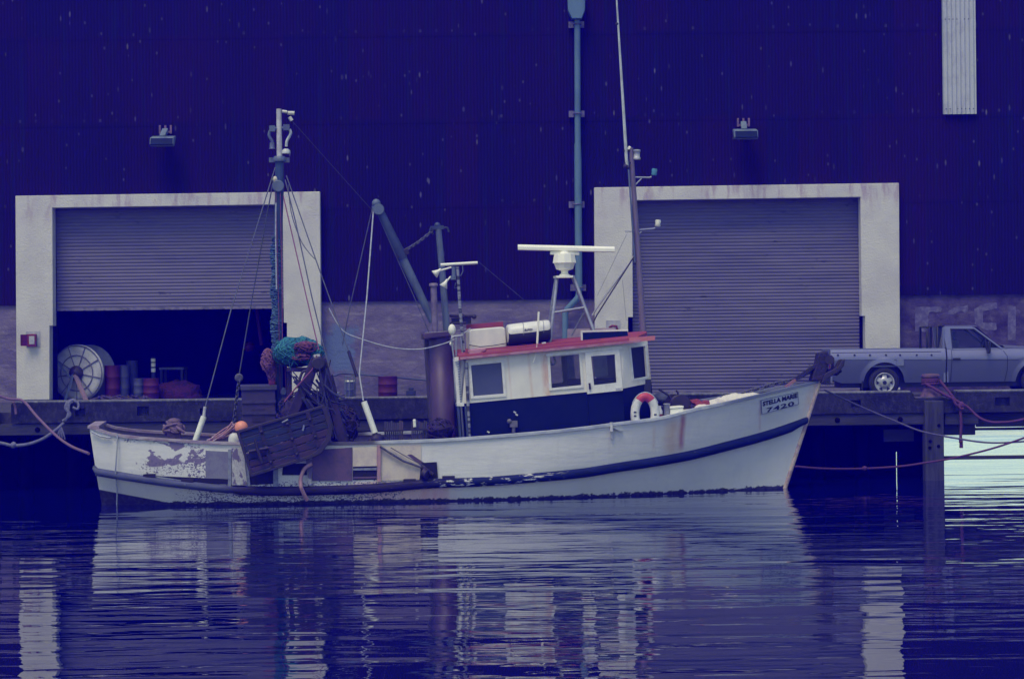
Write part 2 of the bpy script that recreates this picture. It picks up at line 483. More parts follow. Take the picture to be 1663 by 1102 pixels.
# corrugated cladding in lapped courses
def corrugate(m, xa, xb, za, zb, Y, pitch=.0762, amp=.0062, k=6):
    n = max(2, int((xb - xa) / pitch * k))
    r0, r1 = [], []
    for i in range(n + 1):
        x = xa + (xb - xa) * i / n
        y = Y + amp * math.sin(2 * math.pi * x / pitch)
        r0.append(V((x, y, za))); r1.append(V((x, y, zb)))
    m.grid([r0, r1], True)
m = MB(); m2 = MB()
zs = [ZB - .05, 6.13, 8.14, 10.2, 12.3]
pl, pr = P(1528, 100, YW).x, P(1583, 100, YW).x
for k in range(4):
    Y = YW - .055 + .012 * k * 0 - .006 * k; za, zb = zs[k] - (.05 if k else 0), zs[k + 1]
    Y = YW - .05 - .008 * k
    doors = [(o1[0][0] + .08, o1[3][0] - .08, o1[1][1] - .08), (o2[0][0] + .08, o2[3][0] - .08, o2[1][1] - .08)]
    cur = sx0
    for (xa, xb, zt) in doors:
        corrugate(m, cur, xa, za, zb, Y)
        if zb > zt: corrugate(m, xa, xb, max(za, zt), zb, Y)
        cur = xb
    corrugate(m, cur, sx1, za, zb, Y)
m.build('wall_cladding', M_CLAD, shed, recalc=False)
corrugate(m2, pl, pr, P(1550, 186.5, YW).z, 12.2, YW - .16, pitch=.105, amp=.026)
m2.build('pale_cladding_sheet', mat('pale_sheet', (.46, .48, .50), .5, c2=(.38, .39, .43)), shed, recalc=False)
for zz in (P(1550, 178, YW).z, P(1550, 33, YW).z):
    for i in range(9):
        if random.random() < .6: m = MB(); m.ball((pl + .08 + i * .092, YW - .185, zz), .014, 6); m.build('sheet_screw', M_BLACK, shed)
# shell: sides, back, roof, interior floor slab edge
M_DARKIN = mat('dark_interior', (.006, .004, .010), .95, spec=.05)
m = MB()
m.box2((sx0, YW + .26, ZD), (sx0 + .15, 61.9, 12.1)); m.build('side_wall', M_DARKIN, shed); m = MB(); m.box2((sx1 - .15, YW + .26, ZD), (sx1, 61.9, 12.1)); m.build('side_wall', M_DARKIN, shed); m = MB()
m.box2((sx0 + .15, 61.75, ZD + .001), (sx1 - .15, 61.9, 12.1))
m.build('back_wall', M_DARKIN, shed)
m = MB(); m.prism([[(YW - .3, 12.28), (62.2, 13.4), (62.2, 13.5), (YW - .3, 12.38)]], lambda p, d: V((d, p[0], p[1])), sx0 - .2, sx1 + .2)
m.build('roof', mat('roof_iron', (.08, .07, .09), .6), shed)
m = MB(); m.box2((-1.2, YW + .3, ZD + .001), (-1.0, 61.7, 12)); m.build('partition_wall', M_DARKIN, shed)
# roller shutters
def shutter_mat():
    q = NT('shutter_slats')
    f = q.step(q.noise(.8, 6, .65, stretch=(.35, 1, 2.4)), .3, .72)
    col = q.mix(f, (.135, .118, .175), (.085, .078, .140))
    f2 = q.step(q.noise(9, 4, .6, stretch=(.2, 1, 3)), .5, .75)
    col = q.mix(q.mul(f2, .45), col, (.18, .165, .24))
    f3 = q.step(q.noise(3.2, 5, .7, stretch=(1, 1, 2.5), loc=(3, 0, 1)), .61, .66)
    f4 = q.mul(f3, q.step(q.noise(.5, 2, .5, loc=(7, 0, 2)), .46, .58))
    col = q.mix(q.mul(f4, .85), col, (.028, .025, .05))              # dents and scuffs
    return q.set(col, .55, 0, .35)
M_SHUT = shutter_mat()
def shutter(I, zb, label_rail):
    xa, xb = I[0][0] - .12, I[1][0] + .12; zt = I[0][1] + .25
    m = MB(); rows = []; pitch = .081; Y = YW + .19
    n = int((zt - zb) / pitch * 8)
    for i in range(n + 1):
        z = zb + (zt - zb) * i / n
        t = (z / pitch) % 1.0
        y = Y - .010 * math.sin(math.pi * min(1, t / .86)) if t < .86 else Y + .004
        rows.append([V((xa + (xb - xa) * k / 40, y + .022 * noise.noise(V((xa + (xb - xa) * k / 40 * .55, z * .5, 3))) + .008 * noise.noise(V((xa + (xb - xa) * k / 40 * 1.6, z * 2.2, 8))), z)) for k in range(41)])
    m.grid(rows, True)
    r = m.build('roller_shutter', M_SHUT, shed, recalc=False)
    b = MB(); b.box2((xa, Y - .035, zb - .07), (xb, Y + .035, zb - .001)); b.build('bottom_rail', mat('shutter_rail', (.2, .17, .24), .5, c2=(.1, .09, .14), scale=5), r)
    if label_rail:
        for i in range(12):
            b = MB(); b.box((xa + .3 + i * (xb - xa) / 12, Y - .03, zb - .078), (.05, .03, .03)); b.build('rail_bolt', M_BLACK, r)
    for x in (xa + .06, xb - .06): g = MB(); g.box2((x - .06, YW + .125, ZD), (x + .06, YW + .15, zt)); g.build('guide_channel', M_BLACK, shed)
shutter(i1, P(270, 498, YW + .19).z, True)
shutter(i2, ZD + .08, False)
# downpipe
M_PIPE = mat('teal_grey_pipe', (.105, .185, .25), .5, c2=(.08, .14, .22), scale=2, stretch=(1, 1, .4))
m = MB(); px = [(937, -60), (937.5, 36), (938, 190), (938.5, 250), (939, 330), (940, 477)]
pts = [P(x, y, YW - .26) for x, y in px]
m.tube(pts + [P(938, 484, YW - .26), P(921, 502, YW - .22), P(918, 509, YW - .22), P(918.5, 655, YW - .22)], .074, 12)
dp = m.build('downpipe', M_PIPE, shed)
m = MB(); m.tube([P(938, 233, YW - .26), P(938.5, 262, YW - .26), P(940, 470, YW - .26)], [.08, .088, .086], 12); m.build('pipe_sleeve', M_PIPE, dp)
m = MB(); c = P(936, 10, YW - .3)
m.prism([[(c.x - .21, c.z + .25), (c.x + .21, c.z + .25), (c.x + .2, c.z - .12), (c.x + .12, c.z - .32), (c.x - .11, c.z - .32), (c.x - .2, c.z - .12)]], lambda p, d: V((p[0], d, p[1])), YW - .46, YW - .1)
m.build('hopper', M_PIPE, dp, bevel=.02)
M_BRK = mat('galv_bracket', (.16, .14, .22), .6, c2=(.08, .07, .14), scale=8)
for x, y in ((936, 40), (936.5, 185), (936.5, 332), (939, 467)):
    c = P(x, y, YW - .2); m = MB()
    for sx in (-1, 1): m.box((c.x + sx * .125, YW - .14, c.z), (.12, .07, .15))
    m.box((c.x, YW - .13, c.z), (.16, .04, .14)); m.build('pipe_bracket', M_BRK, dp)
    m = MB(); m.tube([V((c.x + .015 + math.cos(a_) * .095, YW - .26 + math.sin(a_) * .095, c.z)) for a_ in [i * math.pi / 8 for i in range(16)]], .016, 6, closed=True); m.build('pipe_strap', M_BRK, dp)
# painted letters on the plaster at the right
M_LET = NT('faded_white_letters')
fz = M_LET.step(M_LET.noise(7, 5, .7), .30, .62)
M_LET.set(M_LET.mix(fz, (.16, .145, .24), (.08, .065, .15)), .9)
def letter(polys, k):
    m = MB()
    for pl_ in polys: m.prW(pl_, YW - .004 - .001 * k, YW + .01)
    m.build('painted_letter', M_LET.m, shed)
def wob(x, y): return (x + random.uniform(-1, 1), y + random.uniform(-1, 1))
def rag(a, b, n=5):
    return [wob(a[0] + (b[0] - a[0]) * i / n, a[1] + (b[1] - a[1]) * i / n) for i in range(n)]
def ragpoly(pts):
    o = []
    for i in range(len(pts)): o += rag(pts[i], pts[(i + 1) % len(pts)])
    return o
letter([ragpoly([(1582, 502), (1600, 493), (1619, 491), (1619, 501), (1596, 505), (1596, 523), (1619, 524), (1619, 535), (1600, 536), (1583, 526)])], 0)
letter([ragpoly([(1539, 505), (1556, 498), (1572, 496), (1572, 507), (1558, 505), (1550, 510), (1540, 511)])], 1)
letter([ragpoly([(1486, 499), (1529, 497), (1529, 506), (1508, 507), (1507, 538), (1487, 538)])], 2)
letter([ragpoly([(1636, 497), (1650, 497), (1650, 552), (1637, 552)])], 3)

# wall lamps
M_LAMPW = mat('lamp_grey_paint', (.15, .20, .25), .6, c2=(.09, .12, .17))
M_LAMPD = mat('lamp_dark_glass', (.008, .016, .036), .6, spec=.08)
M_LAMPB = mat('lamp_bracket_rust', (.22, .12, .17), .8, c2=(.12, .08, .13), scale=12)
def wall_lamp(px, py, label):
    c = P(px, py, YW - .1); r = thing('wall_lamp', label, 'lamp', c, group='floodlights on the shed wall')
    X, Z = c.x, c.z
    m = MB()
    for dx in (-.13, 0, .13): m.box((X + dx, YW - .11, Z + .30), (.045, .04, .2))
    m.box((X, YW - .105, Z + .24), (.28, .03, .05)); m.build('bracket', M_LAMPB, r)
    m = MB(); m.bar((X, YW - .12, Z + .28), (X - .02, YW - .50, Z + .08), .13, .10); m.build('arm', M_LAMPW, r)
    m = MB()
    m.prism([[(YW - .78, Z - .11), (YW - .72, Z + .06), (YW - .34, Z + .13), (YW - .30, Z + .09), (YW - .62, Z - .15)]], lambda p, d: V((d, p[0], p[1])), X - .28, X + .28)
    m.build('lamp_housing', M_LAMPW, r, bevel=.02)
    m = MB(); q = [(YW - .785, Z - .10), (YW - .73, Z + .035)]
    m.prism([[(YW - .80, Z - .105), (YW - .735, Z + .045), (YW - .70, Z + .03), (YW - .76, Z - .12)]], lambda p, d: V((d, p[0], p[1])), X - .26, X + .26)
    m.build('lens', M_LAMPD, r)
    return r
w1 = wall_lamp(269, 231, 'grey floodlight on the wall above the half open left roller door')
wall_lamp(1207.5, 219.5, 'grey floodlight on the wall above the closed right roller door')
# alarm boxes
M_RED = mat('old_red_paint', (.17, .012, .04), .55, c2=(.11, .012, .04), scale=6)
M_PALE = mat('pale_plate', (.42, .42, .46), .6, c2=(.3, .3, .36), scale=6)
def alarm(px, py, label, full):
    c = P(px, py, YS); r = thing('alarm_box', label, 'alarm box', V((c.x, YS, c.z - .16)))
    X, Z = c.x, c.z
    m = MB(); m.box2((X - .14, YS - .02, Z - .17), (X + .19, YS, Z + .19)); m.build('back_plate', M_PALE, r)
    if full:
        m = MB(); m.box2((X - .1, YS - .14, Z - .17), (X + .12, YS - .02, Z + .13)); m.build('box_body', M_RED, r, bevel=.012)
        m = MB(); m.box2((X - .04, YS - .147, Z - .11), (X + .085, YS - .141, Z + .08)); m.build('box_label', M_PALE, r)
        m = MB(); m.prism([[(X - .1, YS - .14), (X - .22, YS - .26), (X - .21, YS - .27), (X - .085, YS - .145)]], lambda p, d: V((p[0], p[1], d)), Z - .15, Z + .12); m.build('open_door', M_RED, r)
    else:
        m = MB(); m.tube([V((X - .06, YS - .03, Z + .02)), V((X, YS - .09, Z + .06)), V((X + .1, YS - .08, Z + .05)), V((X + .13, YS - .05, Z - .06))], .028, 8); m.build('red_handle', M_RED, r)
alarm(52, 551, 'red fire alarm box with open door on the far left door pillar', True)
alarm(994, 533, 'pale plate with red handle on the white pillar behind the radar', False)
# ------------------------------------------------------------------ the boat
SHEER = [(143, 695), (165, 702), (184, 708), (221, 713), (275, 717), (366, 722), (480, 723), (560, 722.5), (618, 720.5), (700, 718), (780, 713),
         (860, 706.5), (900, 703), (950, 697.5), (1000, 691), (1075, 681), (1126, 668), (1180, 657), (1240, 643), (1290, 631), (1338, 620)]
RAILT = [(145, 757), (200, 766), (260, 775), (320, 782), (375, 787), (450, 789), (520, 788), (600, 785), (700, 777), (780, 774), (860, 768),
         (950, 759), (1000, 751), (1050, 743.5), (1120, 731), (1180, 716), (1240, 700), (1313, 675), (1330, 668)]
BS = [(0, 1.12), (.015, 1.25), (.05, 1.48), (.12, 1.70), (.25, 1.90), (.4, 1.98), (.58, 1.92), (.7, 1.72), (.8, 1.40), (.88, 1.0), (.95, .46), (1, .035)]
BR = [(0, 1.08), (.015, 1.21), (.05, 1.44), (.12, 1.67), (.25, 1.88), (.4, 1.97), (.58, 1.89), (.7, 1.62), (.8, 1.25), (.88, .84), (.95, .36), (1, .03)]
BW = [(0, .80), (.05, 1.10), (.12, 1.42), (.25, 1.72), (.4, 1.86), (.58, 1.74), (.7, 1.40), (.8, 1.0), (.88, .62), (.95, .26), (1, .02)]
def xend(z): return .17 * (1 - z / 1.3), 13.30 + .345 * z
def fit(s, tab, btab, z):
    for _ in range(8):
        b = pchip(btab, s); x0, x1 = xend(z)
        w = BM @ V((x0 + (x1 - x0) * s, -b, z))
        px, py = proj(w)
        w2 = P(px, pchip(tab, px), w.y)
        z = w2.z
    return z
SS = [0, .004, .012, .025, .045, .07] + [.1 + .9 * i / 60 * 1.0 for i in range(0, 54)] + [.915, .93, .945, .96, .972, .984, .993, 1.0]
SS = sorted(set(round(s, 4) for s in SS))
ZSH = [fit(s, SHEER, BS, 1.3) for s in SS]
ZRL = [fit(s, RAILT, BR, .6) for s in SS]
NZ = 22
def section(i):
    s = SS[i]; zs, zr = ZSH[i], ZRL[i]
    bs, br, bw = pchip(BS, s), pchip(BR, s), pchip(BW, s)
    if zr < .25: bw = min(bw, br)
    tab = [(-1.1, .02), (-.55, bw * .80), (0.0, bw), (max(zr, .12), br), (zs, bs)]
    out = []
    for k in range(NZ + 1):
        t = k / NZ
        z = zs + (-1.1 - zs) * t ** 1.15
        x0, x1 = xend(z)
        out.append(V((x0 + (x1 - x0) * s, -pchip(tab, z), z)))
    return out
near = [section(i) for i in range(len(SS))]
hv = [p for r in near for p in r]; W_ = NZ + 1
hf = [(i * W_ + k, (i + 1) * W_ + k, (i + 1) * W_ + k + 1, i * W_ + k + 1) for i in range(len(SS) - 1) for k in range(NZ)]
BVH = BVHTree.FromPolygons(hv, hf)
def Hit(px, py, off=0.0):
    d = ldir(px, py).normalized()
    loc, nrm, idx, dist = BVH.ray_cast(CAML, d)
    if loc is None:
        loc, nrm, idx, dist = BVH.find_nearest(LP(px, py, -1.2 if px < 1240 else -.10))
    if nrm.y > 0: nrm = -nrm
    return loc + nrm * off, nrm
def XL(px, py=740): return Hit(px, py)[0].x
def mir(p): return V((p.x, -p.y, p.z))

def hull_mat():
    q = NT('hull_paint')
    x, y, z = q.xyz()
    col = q.mix(q.step(q.noise(1.2, 5, .6, stretch=(.5, 1, 1)), .35, .7), (.71, .695, .675), (.63, .62, .615))
    col = q.mix(q.mul(q.step(q.noise(9, 4, .6, stretch=(1, 1, .25)), .5, .75), .22), col, (.5, .47, .46))
    zr = q.math('SUBTRACT', z, 0.0)
    # rust weeps under the forward cap rail
    def weep(pxa, w, ztop, zbot, c, strength, zz=1):
        nonlocal col
        xa = XL(pxa, 715)
        wob_ = q.math('MULTIPLY', q.math('SUBTRACT', q.noise(1.5, 3, .5), .5), .10)
        d = q.math('ABSOLUTE', q.math('SUBTRACT', q.math('ADD', x, wob_), xa))
        f = q.mul(q.step(d, 0.0, w, 1.0, 0.0), q.band(z, zbot, ztop, .12), q.step(q.noise(8, 3, .6, stretch=(3, 1, .2)), .2, .6, .65, 1.0), strength)
        col = q.mix(f, col, c)
    zt = Hit(1105, 690)[0].z; zb = Hit(1105, 728)[0].z
    weep(1107, .10, zt + .2, zb, (.36, .15, .17), 1.0)
    weep(1092, .26, zt + .1, zb - .1, (.55, .40, .29), .75)
    weep(1062, .06, zt, zb, (.55, .42, .36), .45)
    weep(1232, .05, Hit(1232, 665)[0].z + .1, Hit(1232, 700)[0].z, (.52, .36, .36), .6)
    weep(990, .05, Hit(990, 700)[0].z, Hit(990, 740)[0].z, (.52, .46, .45), .3)
    # bow stem rust
    stem = q.step(q.math('SUBTRACT', x, q.math('MULTIPLY', z, .345)), 13.02, 13.26)
    col = q.mix(q.mul(stem, q.step(z, .9, 2.1), q.step(q.noise(6, 4, .6), .2, .7), .8), col, (.62, .40, .27))
    # pink rust wash below the rail amidships
    xa, xb = XL(585, 800), XL(730, 800)
    w = q.mul(q.band(x, xa, xb, .35), q.step(z, Hit(650, 783)[0].z, Hit(650, 783)[0].z + .04, 1.0, 0.0), q.step(q.noise(3, 4, .6, stretch=(2, 1, .4)), .22, .6, .25, .85))
    col = q.mix(w, col, (.60, .30, .33))
    w = q.mul(q.band(x, XL(560, 745), XL(690, 745), .3), q.step(q.noise(2, 4, .6), .3, .7, .1, .6))
    col = q.mix(w, col, (.70, .60, .50))
    # scraped grey patches aft
    za, zb2 = Hit(280, 756)[0].z, Hit(280, 722)[0].z
    reg = q.mul(q.band(x, XL(238, 740), XL(332, 735), .12), q.band(z, za, zb2 + .06, .07))
    sl = q.math('ADD', q.noise(2.5, 6, .62, stretch=(.8, 1, 1.5), dist=.5, loc=(2.3, 0, .2)), q.math('MULTIPLY', reg, .10))
    patch = q.mul(q.step(sl, .60, .615), q.step(reg, .1, .5))
    col = q.mix(patch, col, (.19, .15, .25))
    # flaking below and forward of them
    fl = q.noise(24, 6, .72, stretch=(1, 1, 1.2))
    x1, x2 = XL(225, 750), XL(330, 750)
    dens = q.math('MAXIMUM', q.mul(q.band(x, XL(300, 770), XL(345, 770), .15), q.band(z, .25, za + .25, .1)),
                  q.mul(q.band(x, XL(300, 805), XL(660, 805), .5), q.step(z, .50, .36)))
    dens = q.math('MAXIMUM', dens, q.mul(q.band(x, x1, XL(375, 740), .3), q.band(z, za - .16, za + .12, .06), .8))
    dens = q.math('MAXIMUM', dens, q.mul(q.band(x, XL(180, 720), XL(380, 720), .3), q.step(z, zb2 - .02, zb2 + .1), .8))
    flm = q.step(q.math('ADD', fl, q.math('MULTIPLY', dens, .13)), .635, .66)
    col = q.mix(q.mul(flm, q.step(dens, .05, .3)), col, (.12, .10, .19))
    # dark bottom paint and weed along the waterline
    n = q.noise(3.2, 6, .72, stretch=(1, 1, 1))
    n2 = q.noise(13, 5, .7)
    lift = q.math('ADD', q.math('MULTIPLY', q.math('SUBTRACT', n, .5), .14), q.math('MULTIPLY', q.math('SUBTRACT', n2, .5), .16))
    st = q.math('MAXIMUM', q.math('MULTIPLY', q.math('SUBTRACT', 1.35, x), .18), 0.0)       # boot top showing at the stern
    mid = q.mul(q.band(x, XL(330, 810), XL(720, 810), 1.0), .0)
    line = q.math('ADD', q.math('ADD', q.math('ADD', q.step(x, 4.0, 10.5, .06, .045), st), mid), q.mul(lift, q.step(x, .9, 1.9)))
    weed = q.step(q.math('SUBTRACT', z, line), -.006, .012, 1.0, 0.0)
    col = q.mix(weed, col, q.mix(q.step(n2, .42, .62), (.022, .014, .030), (.05, .045, .065)))
    q.bump(q.noise(5, 4, .6, stretch=(.3, 1, 1.5)), .008)
    return q.set(col, .55, 0, .35)

boat = thing('fishing_boat', 'white wooden fishing boat with navy wheelhouse moored along the wharf', 'fishing boat', (-7.93, 44.6, 0), BM)
M_HULL = hull_mat()
m = MB()
m.grid(near, True)
far = [[mir(p) for p in r] for r in near]
m.grid(far, True)
m.grid([near[0], far[0]], False)
hull = m.build('hull', M_HULL, boat, BM)
# cap rail
def capmat():
    q = NT('cap_rail_paint'); x, y, z = q.xyz()
    aft = q.step(x, XL(560, 722), XL(640, 722), 1.0, 0.0)
    f = q.step(q.noise(5, 5, .65, stretch=(.4, 2, 2)), .4, .65)
    a = q.mix(f, (.22, .15, .20), (.40, .36, .40)); b = q.mix(f, (.52, .54, .58), (.30, .33, .40))
    mid = q.mul(q.band(x, XL(500, 722), XL(612, 722), .1), .9)
    c = q.mix(aft, b, a)
    fwd = q.step(x, XL(1140, 665), XL(1200, 655))
    c = q.mix(q.mul(fwd, .85), c, (.09, .11, .19))
    return q.set(q.mix(mid, c, (.05, .045, .07)), .6)
M_CAP = capmat()
m = MB()
for side in (1, -1):
    rows = []
    for i, s in enumerate(SS):
        x = near[i][0].x; b = pchip(BS, s); z = ZSH[i]
        wi = min(.17, b * .9)
        rows.append([V((x, -side * (b + .035), z + .005)), V((x, -side * (b + .035), z + .055)), V((x, -side * max(b - wi, .0), z + .055)), V((x, -side * max(b - wi, 0), z + .005))])
    m.grid(rows, False, closed=True)
b0 = pchip(BS, 0)
m.box2((-.05, -b0 - .034, ZSH[0] + .006), (.16, b0 + .034, ZSH[0] + .057))
m.build('cap_rail', M_CAP, boat, BM)
# inner bulwark and deck
M_LIN = mat('inner_bulwark_paint', (.30, .26, .31), .7, c2=(.16, .13, .20), scale=2.5)
M_DK = mat('worn_deck_planks', (.12, .10, .12), .8, c2=(.07, .06, .08), scale=3, stretch=(.2, 5, 1))
def zdeck(i): return ZSH[i] - (.62 if SS[i] < .72 else .62 - .25 * min(1, (SS[i] - .72) / .15))
def deckp(i):
    z = zdeck(i); r = near[i]
    for k in range(NZ):
        if r[k].z >= z >= r[k + 1].z:
            return r[k].lerp(r[k + 1], (r[k].z - z) / max(1e-6, r[k].z - r[k + 1].z))
    return r[0]
def deckx(i): return min(max(deckp(i).x - (.25 if SS[i] > .97 else .04), .12), 13.5)
def deckb(i): return -deckp(i).y
m = MB(); d = MB(); rows = []
for side in (1, -1):
    r = []
    for i, s in enumerate(SS):
        b = max(pchip(BS, s) - .09, .005); x = min(max(near[i][0].x, .12), 13.9)
        r.append([V((x, -side * b, ZSH[i] + .004)), V((deckx(i), -side * max(deckb(i) - .03, .004), zdeck(i)))])
    m.grid(r, True)
m.box2((.10, -b0 + .1, ZSH[0] - .62), (.13, b0 - .1, ZSH[0]))
m.build('inner_bulwark', M_LIN, boat, BM)
for i, s in enumerate(SS):
    b = max(deckb(i) - .03, .004); x = deckx(i); z = zdeck(i)
    rows.append([V((x, -b + 2 * b * k / 6, z + .04 * (1 - (k / 3 - 1) ** 2))) for k in range(7)])
d.grid(rows, True); d.build('deck', M_DK, boat, BM)
# rub rail
def railmat():
    q = NT('rub_rail_paint'); x, y, z = q.xyz()
    f = q.step(q.noise(4, 5, .65, stretch=(.3, 1, 2)), .4, .65)
    navy = q.mix(f, (.005, .010, .050), (.009, .016, .068)); dark = q.mix(f, (.013, .010, .032), (.026, .019, .05)); gry = q.mix(f, (.085, .095, .165), (.05, .055, .11))
    c = q.mix(q.step(x, XL(640, 785), XL(780, 778)), dark, navy)
    c = q.mix(q.step(x, XL(350, 787), XL(395, 788), 1.0, 0.0), c, gry)
    chip = q.mul(q.step(q.noise(5, 5, .65, stretch=(.8, 1, 3.0), loc=(1, 0, 4)), .55, .60), q.band(x, XL(700, 780), XL(900, 770), .3))
    c = q.mix(chip, c, (.5, .5, .5))
    chip2 = q.mul(q.step(q.noise(16, 4, .65, stretch=(.3, 1, 2)), .68, .72), .7)
    return q.set(q.mix(chip2, c, (.40, .41, .46)), .6, 0, .15)
M_RAIL = railmat()
m = MB()
pxs = [146 + i * (1309 - 146) / 90 for i in range(91)]
secs = []
for px in pxs:
    py = pchip(RAILT, px); h = 15.5 if px > 380 else 13
    if px > 1290: h = 12
    a, n1 = Hit(px, py); b, n2 = Hit(px, py + h)
    o = V((n1.x, n1.y, 0)).normalized()
    hz = a.z - b.z
    secs.append([a - o * .02, a + o * .05 - V((0, 0, .012)), a + o * .075 - V((0, 0, hz * .35)), a + o * .075 - V((0, 0, hz * .62)), a + o * .045 - V((0, 0, hz * .97)), a - o * .03 - V((0, 0, hz))])
m.grid(secs, True)
m.add(secs[0], [tuple(range(6))]); m.add(secs[-1], [tuple(range(6))])
sf = [[mir(p) for p in r] for r in secs]
m.grid(sf, True); m.add(sf[0], [tuple(range(6))]); m.add(sf[-1], [tuple(range(6))])
m.build('rub_rail', M_RAIL, boat, BM)
# stem post
m = MB()
pts = [V((xend(z)[1] + .02, 0, z)) for z in [-.6 + i * (ZSH[-1] + .66) / 12 for i in range(13)]]
m.tube(pts, [.05] * 13, 8)
M_STEM = mat('stem_worn_paint', (.60, .47, .38), .6, c2=(.36, .24, .24), scale=5)
m.build('stem_post', M_STEM, boat, BM)

def patch(name, quad, off, material, nx=10, ny=4, parent=None, skirt=True, jag=0):
    a, b, c, d = quad; rows = []
    for j in range(ny + 1):
        r = []
        for i in range(nx + 1):
            u, v = i / nx, j / ny
            px = (a[0] * (1 - u) + b[0] * u) * (1 - v) + (d[0] * (1 - u) + c[0] * u) * v
            py = (a[1] * (1 - u) + b[1] * u) * (1 - v) + (d[1] * (1 - u) + c[1] * u) * v
            r.append(Hit(px, py, off)[0])
        rows.append(r)
    m = MB(); m.grid(rows, True)
    if skirt:
        ring = [r for r in rows[0]] + [rows[j][nx] for j in range(1, ny + 1)] + [rows[ny][i] for i in range(nx - 1, -1, -1)] + [rows[j][0] for j in range(ny - 1, 0, -1)]
        ring2 = [p + V((0, off + .01, 0)) for p in ring]
        m.grid([ring, ring2], False, closed=True)
    return m.build(name, material, parent or boat, BM)
M_GREYPANEL = mat('bare_grey_panel', (.20, .20, .27), .75, c2=(.16, .15, .23), scale=5)
M_BROWNPL = mat('brown_scraped_plate', (.125, .07, .125), .7, c2=(.075, .05, .105), scale=3, bump=.005)
M_CREAM = mat('cream_boards', (.62, .54, .44), .6, c2=(.50, .42, .38), scale=4)
M_PEEL = mat('peeling_post_paint', (.50, .50, .50), .7, c2=(.14, .11, .19), scale=2.2, lo=.44, hi=.50, stretch=(2, 2, 1.2))
M_IRON = mat('dark_iron', (.018, .015, .028), .6, c2=(.032, .02, .035), scale=8)
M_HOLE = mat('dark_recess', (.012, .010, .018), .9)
M_GREYT = mat('blue_grey_trim', (.24, .26, .33), .6, c2=(.14, .15, .22), scale=6)
patch('grey_bulwark_panel', [(334, 731), (371, 733), (371, 777), (334, 776)], .012, M_GREYPANEL)
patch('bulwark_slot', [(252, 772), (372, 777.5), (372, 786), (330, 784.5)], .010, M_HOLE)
patch('rail_trim', [(147, 764), (372, 793), (372, 799), (148, 769)], .05, M_GREYT, 24, 2)
patch('bulwark_post', [(377, 727), (396, 727), (402, 786), (378, 786)], .07, M_PEEL, 4, 8)
patch('post_trim', [(371, 729), (376, 729), (376, 790), (371, 790)], .06, M_GREYT, 2, 8)
patch('post_trim', [(398, 745), (403, 745), (407, 788), (401, 788)], .05, M_GREYT, 2, 6)
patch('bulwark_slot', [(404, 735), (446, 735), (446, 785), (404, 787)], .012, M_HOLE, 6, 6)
patch('bulwark_post', [(444, 760), (452, 760), (452, 789), (444, 789)], .05, M_GREYT, 2, 4)
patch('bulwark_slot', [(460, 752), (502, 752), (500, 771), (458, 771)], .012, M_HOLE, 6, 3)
patch('bulwark_post', [(497, 745), (507, 745), (506, 786), (500, 786)], .05, M_PEEL, 2, 8)
patch('brown_plate', [(507, 730), (572, 726), (572, 780), (507, 780)], .03, M_BROWNPL, 10, 6)
patch('cream_board', [(573, 726), (612, 725), (612, 756), (573, 757)], .02, M_CREAM, 6, 4)
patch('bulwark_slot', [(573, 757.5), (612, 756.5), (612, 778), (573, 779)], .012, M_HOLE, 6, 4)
patch('slot_shelf', [(573, 760), (612, 759), (612, 763), (573, 763)], .03, M_GREYT, 6, 1)
patch('slot_shelf', [(573, 774), (612, 773), (612, 776), (573, 777)], .025, M_BROWNPL, 6, 1)
patch('pink_post', [(612.5, 722), (618, 722), (618, 781), (612.5, 781)], .06, mat('pink_worn_post', (.45, .25, .27), .7, c2=(.3, .2, .25), scale=8), 2, 6)
patch('cream_board', [(618.5, 724), (684, 721), (684, 778), (618.5, 780)], .015, M_CREAM, 10, 6)
# square iron recess with a sheave, and the chain leading to it
patch('sheave_plate', [(684, 751), (709, 749.5), (711, 776), (681, 778)], .03, M_HOLE, 4, 4)
c, n_ = Hit(695, 764, .09); m = MB(); m.lathe(c + V((-.06, 0, -.05)), V((.75, -.5, -.3)), [(.09, -.05), (.11, -.04), (.07, 0), (.11, .04), (.09, .05)], 14); m.tube([Hit(684, 757, .05)[0], Hit(702, 770, .06)[0]], .04, 8)
m.build('warp_sheave', M_IRON, boat, BM)
for k, (x, y) in enumerate(((665, 777), (728, 772), (244, 768.5), (305, 776.5))):
    patch('rail_block', [(x - 10, y), (x + 10, y - .5), (x + 10, y + 5), (x - 10, y + 5)], .06, M_IRON, 4, 2)
patch('discharge_plate', [(944, 763), (962, 761), (961, 769), (945, 771)], .085, mat('galv_plate', (.3, .32, .36), .5), 4, 2)
M_CAPS = mat('galv_stanchion', (.5, .5, .52), .5, c2=(.35, .35, .4), scale=9)
patch('hull_batten', [(990, 690), (995, 689.5), (994, 712), (991, 712)], .05, M_CAPS, 2, 5)
m = MB(); m.tube([Hit(992, 700, .05)[0], Hit(992, 695, .05)[0] + V((0, .03, .12))], .035, 8); m.build('rail_stanchion', M_CAPS, boat, BM)
